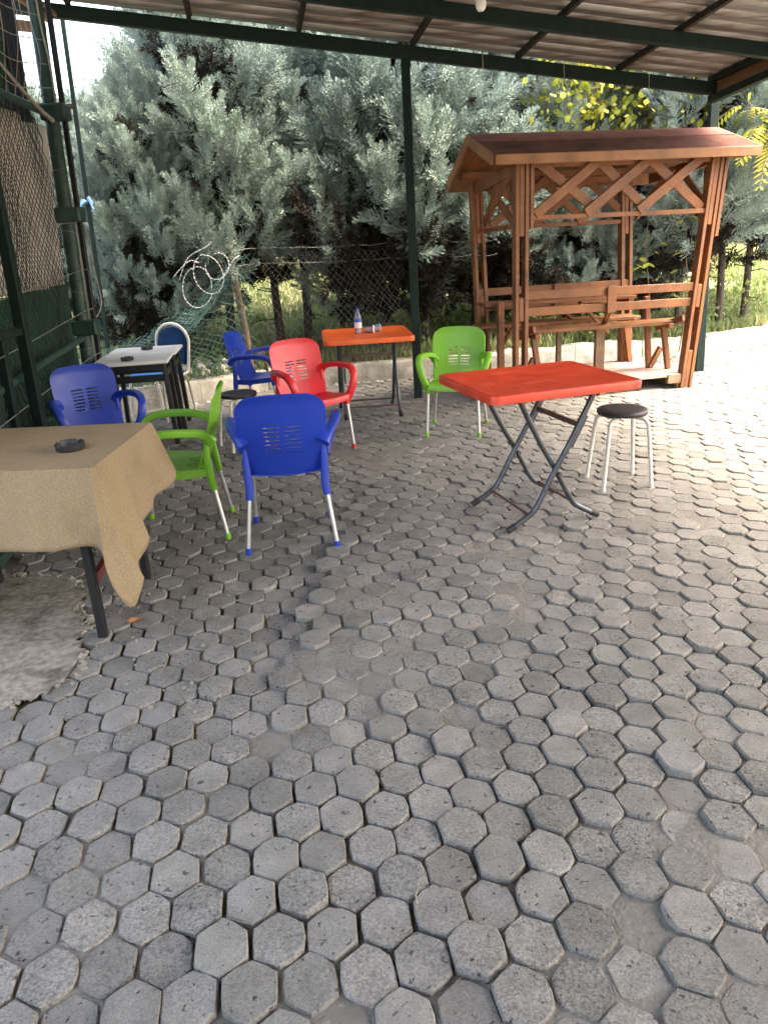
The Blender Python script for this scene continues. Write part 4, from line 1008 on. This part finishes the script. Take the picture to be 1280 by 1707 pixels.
# ------------------------------------------------------------------ chairs
def shell(P3, mask, th_):
    """P3[i][j] grid of points, mask[i][j] cells present; returns closed MB"""
    ni, nj = len(P3), len(P3[0]); N = [[None] * nj for _ in range(ni)]
    for i in range(ni):
        for j in range(nj):
            a = P3[min(i + 1, ni - 1)][j] - P3[max(i - 1, 0)][j]; b_ = P3[i][min(j + 1, nj - 1)] - P3[i][max(j - 1, 0)]
            n = a.cross(b_); N[i][j] = n.normalized() if n.length > 1e-9 else V(0, 0, 1)
    b = MB(); 
    for s in (.5, -.5):
        for i in range(ni):
            for j in range(nj): b.v.append(tuple(P3[i][j] + N[i][j] * th_ * s))
    K = ni * nj; I = lambda i, j, s: s * K + i * nj + j
    ok = lambda i, j: 0 <= i < ni - 1 and 0 <= j < nj - 1 and mask[i][j]
    for i in range(ni - 1):
        for j in range(nj - 1):
            if not mask[i][j]: continue
            b.f.append((I(i, j, 0), I(i + 1, j, 0), I(i + 1, j + 1, 0), I(i, j + 1, 0))); b.f.append((I(i, j, 1), I(i, j + 1, 1), I(i + 1, j + 1, 1), I(i + 1, j, 1)))
            if not ok(i - 1, j): b.f.append((I(i, j, 0), I(i, j + 1, 0), I(i, j + 1, 1), I(i, j, 1)))
            if not ok(i + 1, j): b.f.append((I(i + 1, j + 1, 0), I(i + 1, j, 0), I(i + 1, j, 1), I(i + 1, j + 1, 1)))
            if not ok(i, j - 1): b.f.append((I(i + 1, j, 0), I(i, j, 0), I(i, j, 1), I(i + 1, j, 1)))
            if not ok(i, j + 1): b.f.append((I(i, j + 1, 0), I(i + 1, j + 1, 0), I(i + 1, j + 1, 1), I(i, j + 1, 1)))
    return b
def back_mesh(m):
    zb, zt, rc = .405, .85, .085
    slots = [.535 + k * .0235 for k in range(7)]
    zs = set([zb, zt]); 
    for z in slots: zs |= {z - .0045, z + .0045}
    zs |= {.43, .46, .49, .51, .70, .72, .74, zt - rc}
    zs |= {zt - rc + rc * math.sin(R(a)) for a in (15, 30, 45, 58, 70, 80, 86)}
    zs = sorted(zs)
    us = sorted(set([-1, 1, -.97, .97] + [round(-.9 + .1 * k, 3) for k in range(19)] + [-.42, -.055, .055, .42]))
    P3, mask = [], []
    for z in zs:
        t = (z - zb) / (zt - zb); hw = .205 + .022 * math.sin(t * 2.2) 
        ins = 0
        if z > zt - rc: ins = rc - math.sqrt(max(0, rc * rc - (z - (zt - rc)) ** 2))
        hw -= ins
        yb = -.178 - .125 * t - .018 * math.sin(math.pi * t) 
        row = []
        for u in us:
            x = u * hw; xx = x / .225
            y = yb + .045 * xx * xx * (1 - .25 * t)
            dz = -.018 * xx * xx * (t ** 6)     # crowned top edge
            row.append(V(x, y + (-.010 * max(0, t - .9) / .1), z + dz))
        P3.append(row)
    for i in range(len(zs) - 1):
        zc = (zs[i] + zs[i + 1]) / 2; r_ = []
        for j in range(len(us) - 1):
            uc = (us[j] + us[j + 1]) / 2
            r_.append(not (any(abs(zc - z) < .004 for z in slots) and   .055 < abs(uc) < .42))
        mask.append(r_)
    return shell(P3, mask, .009).mesh('backrest', m, True, 45)
def seat_mesh(m):
    ys = [-.180, -.165, -.14, -.11, -.085, -.06, -.02, .04, .10, .15, .19, .212, .225, .230, .230]
    us = [-1, -1, -.97, -.85, -.7, -.55, -.47, -.40, -.32, -.25, -.17, -.10, -.03, .03, .10, .17, .25, .32, .40, .47, .55, .7, .85, .97, 1, 1]
    P3 = []
    for i, y in enumerate(ys):
        hw = .222 - .02 * max(0, (-y) / .18) ** 1.5 if y < 0 else .222 + .008 * y / .2
        if y > .15: hw -= .03 * ((y - .15) / .08) ** 2
        z0 = .415 + .028 * max(0, (y + .05) / .25); 
        if y > .18: z0 -= .10 * ((y - .18)) ** 1 * 1.0
        if i == len(ys) - 1: z0 -= .042
        if i == len(ys) - 2: z0 -= .010
        row = []
        for j, u in enumerate(us):
            dip = -.016 * (1 - u * u)
            z = z0 + dip
            if j in (0, len(us) - 1): z -= .045 if i < len(ys) - 1 else .006
            row.append(V(u * hw, y, z))
        P3.append(row)
    mask = []
    for i in range(len(ys) - 1):
        yc = (ys[i] + ys[i + 1]) / 2
        mask.append([not (-.14 < yc < -.06 and any(abs((us[j] + us[j + 1]) / 2 - c2) < .02 for c2 in (-.435, -.285, -.135, .135, .285, .435))) for j in range(len(us) - 1)])
    return shell(P3, mask, .007).mesh('seat', m, True, 45)
RR = [(math.copysign(abs(math.cos(a)) ** .55, math.cos(a)), math.copysign(abs(math.sin(a)) ** .55, math.sin(a))) for a in np.linspace(0, 2 * math.pi, 12, endpoint=False)]
def arm_mesh(m, sg):
    path = catmull([(.200 * sg, -.232, .575), (.228 * sg, -.195, .615), (.262 * sg, -.10, .638), (.283 * sg, .02, .645), (.287 * sg, .12, .640), (.280 * sg, .185, .612), (.264 * sg, .215, .555), (.244 * sg, .215, .49), (.222 * sg, .20, .435), (.212 * sg, .185, .405)], 4)
    n = len(path); rs_ = []
    for i in range(n):
        t = i / (n - 1); rs_.append(.0275 + .012 * max(0, 1 - t / .16) + .004 * max(0, (t - .75) / .25))
    shp = [(.95 * x, .80 * y) for x, y in RR]
    b = MB(); b.tube(path, rs_, shape=shp, up=(sg, 0, .0)); return b.mesh('arm', m, True, 40)
LEGS = {('b', 1): ((.196, -.205, .36), (.238, -.262, 0)), ('b', -1): ((-.196, -.205, .36), (-.238, -.262, 0)), ('f', 1): ((.205, .185, .40), (.222, .232, 0)), ('f', -1): ((-.205, .185, .40), (-.222, .232, 0))}
chair_meshes = {}
def chair(col, label, loc, rz, scale=.94):
    if col not in chair_meshes:
        d = {'backrest': back_mesh(col), 'seat': seat_mesh(col), 'armL': arm_mesh(col, -1), 'armR': arm_mesh(col, 1)}
        for (w_, sg), (a, f) in LEGS.items():
            a, f = V(*a), V(*f); dd = (f - a)
            b = MB()
            if w_ == 'b': b.tube([V(.204 * sg, -.200, .62), V(.203 * sg, -.196, .47), a.lerp(f, .05), a.lerp(f, .20)], [.008, .020, .022, .019], shape=RR, up=(1, 0, 0))
            else: b.tube([V(.205 * sg, .18, .425), a.lerp(f, .06), a.lerp(f, .10)], [.024, .021, .018], shape=RR, up=(1, 0, 0))
            d['socket', w_, sg] = b.mesh('leg_socket', col, True, 40)
            b = MB(); b.tube([a, f + V(0, 0, .004)], .0128, 14); d['leg', w_, sg] = b.mesh('leg', 'alu', True, 40)
            b = MB(); b.tube([a.lerp(f, .905), a.lerp(f, .985), f + V(0, 0, -.002)], [.0162, .0165, .0145], 14); d['cap', w_, sg] = b.mesh('foot_cap', col, True, 40)
        chair_meshes[col] = d
    d = chair_meshes[col]
    t = thing('plastic_armchair', label, 'chair', loc, rz, 'plastic armchairs with aluminium legs', scale)
    link('backrest', d['backrest'], t); link('seat', d['seat'], t); link('arm', d['armL'], t); link('arm', d['armR'], t)
    for (w_, sg) in LEGS:
        link('leg_socket', d['socket', w_, sg], t); lg = link('leg', d['leg', w_, sg], t); link('foot_cap', d['cap', w_, sg], lg)
    return t
chair('blue', 'dark blue plastic armchair seen from behind, nearest the camera', (-.485, 3.81, .004), R(5), .94)
chair('green', 'green plastic armchair seen side on at the end of the cloth table', (-1.09, 3.965, .004), R(97), .92)
chair('blue', 'blue plastic armchair behind the tan cloth table beside the cage', (-1.80, 4.86, .0), R(212), .90)
chair('red', 'bright red plastic armchair left of the orange table', (-.475, 5.56, .0), R(212), .91)
chair('blue', 'small blue plastic armchair seen from the side behind the red chair', (-.99, 6.68, .0), R(258), .88)
chair('green', 'green plastic armchair facing the camera in front of the gazebo', (.60, 5.86, .0), R(166.5), .90)

# banquet chair
bc = thing('banquet_chair', 'navy upholstered banquet chair with cream frame and rounded top', 'chair', (-1.95, 6.93, 0), R(160), scale=.86)
b = MB(); pth = [(.20, -.235, .40)] + [(.20, -.245 - .02 * k, .45 + .09 * k) for k in range(4)]
arch = [(.20 * math.cos(a), -.325, .74 + .19 * math.sin(a)) for a in np.linspace(0, math.pi, 17)]
b.tube([V(.19, -.12, .425), V(.20, -.2, .425), V(.205, -.245, .44), V(.20, -.265, .50), V(.20, -.30, .64)] + [V(*p) for p in arch] + [V(-.20, -.30, .64), V(-.20, -.265, .50), V(-.205, -.245, .44), V(-.20, -.2, .425), V(-.19, -.12, .425)], .0155, 10); b.build('back_frame', 'cream', bc, True)
b = MB(); P3 = []
def pad(hw, z0, z1):
    out = [(-hw, z0), (hw, z0)]; out += [(hw * math.cos(a), z1 + (hw * .9) * math.sin(a)) for a in np.linspace(0, math.pi, 15)]; return out
ol = pad(.172, .515, .74); n = len(ol)
yb = lambda z: -.275 - (z - .5) * .19
b.add([(x, yb(z) + .022, z) for x, z in ol] + [(x * .94, yb(z) + .034, .66 + (z - .66) * .95) for x, z in ol] + [(x, yb(z) - .014, z) for x, z in ol],
      [tuple(range(n, 2 * n))[::-1]] + [(i, (i + 1) % n, n + (i + 1) % n, n + i) for i in range(n)] + [(2 * n + i, 2 * n + (i + 1) % n, (i + 1) % n, i) for i in range(n)] + [tuple(range(2 * n, 3 * n))])
b.build('back_pad', 'navy', bc, True, ang=50)
mb = MB(); mb.box((0, .02, .455), (.41, .40, .055)); mb.build('seat_pad', 'seat_blue', bc, bevel=.018)
for sg in (-1, 1):
    mb = MB(); mb.tube(catmull([(.19 * sg, -.16, .425), (.195 * sg, .15, .42), (.198 * sg, .21, .40), (.20 * sg, .235, .3), (.205 * sg, .25, 0)], 5), .0135, 10); mb.build('leg', 'cream', bc, True)
    mb = MB(); mb.tube(catmull([(.19 * sg, .05, .422), (.195 * sg, -.15, .42), (.198 * sg, -.21, .37), (.20 * sg, -.25, .2), (.205 * sg, -.28, 0)], 5), .0135, 10); mb.build('leg', 'cream', bc, True)

# ------------------------------------------------------------------ stools
def stool(label, loc, rz, seat, hgt=.46, R0=.145, wavy=0, leg='cream', scale=1):
    t = thing('stool', label, 'stool', loc, rz, None, scale)
    b = MB(); n = 40; prof = [(0, hgt - .032), (.86, hgt - .032), (.97, hgt - .028), (1.0, hgt - .016), (.985, hgt - .004), (.93, hgt + .001), (.6, hgt + .004), (0, hgt + .005)]
    vs_, fs_ = [], []
    for (k, z) in prof:
        for j in range(n):
            a = 2 * math.pi * j / n; r = R0 * k * (1 + wavy * math.cos(8 * a) * k ** 4); vs_.append((r * math.cos(a), r * math.sin(a), z))
    for i in range(len(prof) - 1):
        for j in range(n):
            k2 = (j + 1) % n; fs_.append((i * n + j, i * n + k2, (i + 1) * n + k2, (i + 1) * n + j))
    b.add(vs_, fs_); b.build('seat', seat, t, True, ang=60)
    for k in range(4):
        a = math.pi / 4 + k * math.pi / 2; ca, sa = math.cos(a), math.sin(a)
        pts = catmull([(.02 * ca, .02 * sa, hgt - .045), (.11 * ca, .11 * sa, hgt - .045), (.148 * ca, .148 * sa, hgt - .062), (.165 * ca, .165 * sa, hgt - .12), (.203 * ca, .203 * sa, 0.006)], 6)
        mb = MB(); mb.tube(pts, .0115, 12); lg = mb.build('leg', leg, t, True)
        mb = MB(); mb.tube([(.201 * ca, .201 * sa, .022), (.204 * ca, .204 * sa, -.002)], .0135, 12); mb.build('foot_cap', leg, lg, True)
stool('round black padded stool with four cream legs right of the red table', (1.412, 4.37, 0), R(4), 'vinyl', .455)
stool('low dark stool with scalloped seat between green and red chairs', (-1.04, 5.72, 0), R(30), 'vinyl', .43, .145, .028, 'cream', .96)

# ------------------------------------------------------------------ tables
def rrect(w_, d_, r, n=5):
    out = []
    for (cx, cy, a0) in ((w_ / 2 - r, d_ / 2 - r, 0), (-w_ / 2 + r, d_ / 2 - r, 90), (-w_ / 2 + r, -d_ / 2 + r, 180), (w_ / 2 - r, -d_ / 2 + r, 270)):
        for k in range(n + 1):
            a = R(a0 + 90 * k / n); out.append((cx + r * math.cos(a), cy + r * math.sin(a)))
    return out
def plastic_top(w_, d_, z, thick, m, parent):
    b = MB(); rings = [(rrect(w_ - .03, d_ - .03, .035), z - thick), (rrect(w_, d_, .045), z - thick), (rrect(w_ + .004, d_ + .004, .045), z - .012), (rrect(w_ - .004, d_ - .004, .043), z - .002), (rrect(w_ - .016, d_ - .016, .04), z + .001), (rrect(w_ - .05, d_ - .05, .03), z - .0005), (rrect(w_ - .06, d_ - .06, .028), z - .003)]
    n = len(rings[0][0]); vs_ = [(x, y, zz) for rg, zz in rings for x, y in rg]
    fs_ = [tuple(range(n - 1, -1, -1)), tuple((len(rings) - 1) * n + j for j in range(n))]
    for i in range(len(rings) - 1):
        for j in range(n):
            k = (j + 1) % n; fs_.append((i * n + j, i * n + k, (i + 1) * n + k, (i + 1) * n + j))
    b.add(vs_, fs_); return b.build('tabletop', m, parent, True, ang=35)
def folding_table(label, loc, rz, w_, d_, z, top, legm, span, sep, barm=None):
    t = thing('folding_table', label, 'table', loc, rz, 'folding tables with plastic tops')
    plastic_top(w_, d_, z, .042, top, t)
    zt = z - .045; barm = barm or legm
    for sy in (-1, 1):
        y = sy * sep
        for sx, yo in ((1, .012), (-1, -.012)):
            yy = y + yo * 1.0
            pts = catmull([(-.205 * sx * span / .26, yy, zt), (-.10 * sx * span / .26, yy, zt * .70), (0.02 * sx, yy, zt * .40), (.105 * sx * span / .26, yy, zt * .175), (.155 * sx * span / .26, yy, .075), (span * sx, yy, .016)], 6)
            mb = MB(); mb.tube(pts, .0145, 12); lg = mb.build('leg', legm, t, True)
            d = (pts[-1] - pts[-2]).normalized(); mb = MB(); mb.tube([pts[-1] - d * .04, pts[-1] + d * .006], [.0175, .0175], 12); mb.build('foot_cap', 'rubber', lg, True)
        mb = MB(); mb.tube([(.02, y - .02, zt * .40), (.02, y + .02, zt * .40)], .011, 10); mb.build('pivot_bolt', legm, t, True)
    for sx, x, z_ in ((1, .15 * span / .26, .085), (-1, -.15 * span / .26, .085)):
        mb = MB(); mb.tube([(x, -sep + .012 * sx, z_), (x, sep + .012 * sx, z_)], .008, 8); mb.build('cross_bar', barm, t, True)
    mb = MB(); mb.bar((.125 * span / .26, -sep, zt * .75), (.125 * span / .26, sep, zt * .75), .012, .026); mb.build('upper_bar', barm, t)
    for sy in (-1, 1):
        mb = MB(); mb.bar((.155 * span / .26, sy * sep - .004, zt * .82), (.075 * span / .26, sy * sep - .004, zt * .60), .034, .02, (0, 1, 0)); mb.build('latch_plate', legm, t)
        mb = MB(); mb.box((sy * .0, sy * sep, zt - .004), (w_ * .62, .03, .016)); mb.build('under_rail', barm, t)
    return t
folding_table('red plastic folding table with crossed grey legs in the yard centre', (.815, 3.945, .004), R(16.5), .82, .70, .74, 'tabletop_red', 'steel', .262, .225, 'brown_leg')
folding_table('orange plastic folding table with a water bottle on it near the kerb', (-.075, 6.66, 0), R(94.5), .80, .74, .69, 'tabletop_orange', 'steel', .25, .235, 'brown_leg')

def white_table(label, loc, rz):
    t = thing('white_table', label, 'table', loc, rz, 'white topped tables pushed together')
    mb = MB(); mb.box((0, 0, .648), (.56, .46, .026)); mb.build('tabletop', 'white_top', t, bevel=.006)
    shp = [(1.5 * x, .85 * y) for x, y in RR]
    for sx in (-1, 1):
        for sy in (-1, 1):
            mb = MB(); mb.tube([(.235 * sx, .13 * sy, .632), (.24 * sx, .14 * sy, .57), (.262 * sx, .165 * sy, 0)], [.020, .023, .021], shape=shp, up=(0, 1, 0)); mb.build('leg', 'black_paint', t, True)
        mb = MB(); mb.bar((.243 * sx, -.15, .55), (.243 * sx, .15, .55), .02, .05); mb.build('side_rail', 'black_paint', t)
    for y, z, h in ((-.17, .605, .045), (-.15, .52, .05), (.15, .605, .045)):
        mb = MB(); mb.bar((-.245, y, z), (.245, y, z), .022, h); mb.build('apron', 'black_paint', t)
    return t
white_table('white topped table with black legs, the nearer of the pair', (-1.875, 6.04, 0), R(8))
white_table('white topped table with black legs, the farther one by the blue banquet chair', (-1.915, 6.50, 0), R(6))

# cloth table ---------------------------------------------------------
ct = thing('long_table', 'black legged table under the tan cloth at the left edge', 'table', (-1.50, 3.06, 0), R(-2))
TW, TD, TZ = .92, .70, .725
mb = MB(); mb.box((0, 0, TZ - .012), (TW, TD, .022)); mb.build('tabletop', 'wood_dark', ct)
for sx in (-1, 1):
    for sy in (-1, 1):
        mb = MB(); mb.bar((.35 * sx, (.275 * sy), TZ - .02), (.355 * sx, .285 * sy, 0), .034, .034, (0, 1, 0)); mb.build('leg', 'black_paint', ct, bevel=.003)
    mb = MB(); mb.bar((.345 * sx, -.27, .24), (.345 * sx, .27, .30), .025, .04); mb.build('stretcher', 'dark_red', ct)
mb = MB(); mb.bar((-.35, -.285, TZ - .05), (.35, -.285, TZ - .05), .025, .05); mb.build('apron', 'black_paint', ct)
def cloth():
    # perimeter of the table top (rounded), walk clockwise from front-left; hem drops vary
    hw, hd, rc = TW / 2 + .006, TD / 2 + .006, .010
    per = []                     # (x, y, nx, ny, drop)
    def seg(x0, y0, x1, y1, nx, ny, d0, d1, n):
        for k in range(n):
            t = k / n; per.append((x0 + (x1 - x0) * t, y0 + (y1 - y0) * t, nx, ny, d0 + (d1 - d0) * t))
    def corner(cx, cy, a0, d, n=9):
        for k in range(n):
            a = R(a0 + 90 * (k + .5) / n); bulge = math.sin(math.pi * (k + .5) / n)
            per.append((cx + rc * math.cos(a), cy + rc * math.sin(a), math.cos(a), math.sin(a), d[0] + (d[2] - d[0]) * (k + .5) / n + (d[1] - (d[0] + d[2]) / 2) * bulge ** 2.0))
    seg(-hw + rc, -hd, hw - rc, -hd, 0, -1, .29, .285, 46)
    corner(hw - rc, -hd + rc, -90, (.30, .525, .44))
    seg(hw, -hd + rc, hw, hd - rc, 1, 0, .43, .22, 34)
    corner(hw - rc, hd - rc, 0, (.22, .28, .22))
    seg(hw - rc, hd, -hw + rc, hd, 0, 1, .22, .22, 30)
    corner(-hw + rc, hd - rc, 90, (.22, .4, .25))
    seg(-hw, hd - rc, -hw, -hd + rc, -1, 0, .25, .28, 24)
    corner(-hw + rc, -hd + rc, 180, (.28, .45, .29))
    n = len(per); b = MB(); rings = 16
    zt = TZ + .006
    inner = [.0, .35, .7, .93]
    for r_ in inner[1:]:
        for (x, y, nx, ny, d) in per:
            zz = zt + .0035 * float(vnoise(x * 7 * r_ + 3, y * 16 * r_, 71)) + .002 * math.sin(x * r_ * 40 + y * r_ * 9)
            b.v.append((x * r_, y * r_, zz))
    for j, (x, y, nx, ny, d) in enumerate(per): b.v.append((x, y, zt))
    for k in range(1, rings + 1):
        t = k / rings
        for j, (x, y, nx, ny, d) in enumerate(per):
            cornerness = min(1, max(0, (d - .30) / .2)) if abs(nx * ny) > .01 else 0
            wv = .016 * math.sin(j * .42 + 1.3 * math.sin(j * .11)) + .010 * math.sin(j * .93 + 2)
            if nx > .8 and abs(ny) < .3: wv = .030 * math.sin((y + .35) * 10.5 + .6) + .012 * math.sin(y * 31)
            out = (.004 + .055 * t + wv * t) * (1 - .35 * cornerness) + .075 * cornerness * t * t
            side = .02 * t * math.sin(j * .6) * (1 - cornerness)
            b.v.append((x + nx * out - ny * side, y + ny * out + nx * side, zt - .004 - d * t ** 1.0 + .004 * math.sin(j * .8) * t))
    L = len(inner) - 1 + 1 + rings
    b.f.append(tuple(range(n)))
    for i in range(L - 1):
        for j in range(n):
            k = (j + 1) % n; b.f.append((i * n + j, (i + 1) * n + j, (i + 1) * n + k, i * n + k))
    return b
tcl = cloth().build('tablecloth', 'cloth', None, True, ang=50); tcl.location = (-1.50, 3.06, 0); tcl.rotation_euler = (0, 0, R(-2))
s_mod = tcl.modifiers.new('thickness', 'SOLIDIFY'); s_mod.thickness = .0022; s_mod.offset = 1
tag(tcl, 'tan cloth draped over the table at the left edge', 'tablecloth')

def ashtray(label, loc, rz, s=1):
    b = MB(); n = 32
    prof = [(0, .0), (.044, 0), (.05, .004), (.052, .024), (.049, .028), (.043, .027), (.040, .010), (0, .008)]
    vs_, fs_ = [], []
    for (r, z) in prof:
        for j in range(n):
            a = 2 * math.pi * j / n; notch = min(abs((j % 8) - 4) , 3); zz = z - (.010 if z > .02 and j % 8 == 4 else 0)
            vs_.append((r * math.cos(a), r * math.sin(a), zz))
    for i in range(len(prof) - 1):
        for j in range(n):
            k = (j + 1) % n; fs_.append((i * n + j, i * n + k, (i + 1) * n + k, (i + 1) * n + j))
    b.add(vs_, fs_); o = b.build('ashtray', 'ash', None, True, ang=40); o.location = loc; o.rotation_euler = (0, 0, rz); o.scale = (s, s, s)
    tag(o, label, 'ashtray', 'black plastic ashtrays')
ashtray('black plastic ashtray on the tan tablecloth', (-1.225, 2.965, .735), .4, 1.1)
ashtray('black ashtray on the nearer white table', (-1.89, 5.93, .661), .2, .95)
ashtray('black ashtray on the farther white table', (-1.90, 6.52, .661), .9, .95)

# bottle and cups
bt_ = thing('water_bottle', 'small plastic water bottle with blue cap on the orange table', 'bottle', (-.135, 6.62, .688), scale=1.0)
MB().lathe([(0, 0), (.026, 0), (.031, .006), (.031, .03), (.028, .036), (.031, .042), (.031, .095), (.029, .115), (.032, .125), (.030, .145), (.018, .172), (.0125, .182), (.0125, .195)], 24).build('body', 'pinkclear', bt_, True)
MB().lathe([(.0322, .098), (.0325, .099), (.0325, .124), (.0322, .125)], 24).build('paper_label', 'label_blue', bt_, True)
MB().lathe([(.0315, .05), (.0318, .052), (.0318, .094), (.0315, .096)], 24).build('paper_label', 'plasticwhite', bt_, True)
MB().lathe([(.0145, .186), (.0148, .188), (.0148, .204), (.013, .206), (0, .206)], 18).build('cap', 'label_blue', bt_, True)
def cup(label, loc, rot):
    t = thing('plastic_cup', label, 'cup', loc); t.rotation_euler = rot
    MB().lathe([(0, .002), (.021, .002), (.023, .0), (.034, .078), (.0355, .080), (.033, .078), (.022, .004), (0, .004)], 22).build('body', 'clear', t, True)
    MB().lathe([(.0335, .077), (.0365, .079), (.0365, .082), (.0335, .082)], 22).build('rim', 'plasticwhite', t, True)
cup('clear plastic cup lying on its side beside the water bottle', (-.085, 6.66, .716), (R(90), R(0), R(80)))
cup('second clear plastic cup lying at the right of the first', (-.03, 6.70, .716), (R(90), R(0), R(100)))

# dry leaves and a twig on the paving
def dry_leaf(label, x, y, rz, s=.03):
    b = MB(); pts = [(0, 0, 0), (.35, .22, .12), (.7, .18, .05), (1, 0, .15), (.7, -.2, .10), (.35, -.24, .02)]
    b.add([(p[0] * s, p[1] * s, p[2] * s + .003) for p in pts] + [(.5 * s, 0, .001)], [(0, 1, 6), (1, 2, 6), (2, 3, 6), (3, 4, 6), (4, 5, 6), (5, 0, 6)])
    o = b.build('dry_leaf', 'dry_leaf'); o.location = (x, y, float(height_field(x, y)) + .006); o.rotation_euler = (.1, .1, rz); tag(o, label, 'leaf', 'dry leaves on the paving')
dry_leaf('long brown dry leaf beside the leg of the cloth table', -1.10, 2.88, .3, .075)
dry_leaf('small orange dry leaf near the feet of the dark blue chair', -.555, 2.815, 1.2, .028)
dry_leaf('tiny brown leaf at the tip of the mortar patch', -1.265, 2.42, 2.0, .03)
b = MB(); b.tube([(0, 0, 0), (.02, .006, .004), (.045, .004, .002)], [.002, .0018, .001], 6)
o = b.build('twig', 'cord', None, True); o.location = (.03, 1.375, float(height_field(.03, 1.375)) + .008); o.rotation_euler = (0, 0, R(80)); tag(o, 'short pale straw lying between pavers near the bottom edge', 'twig')
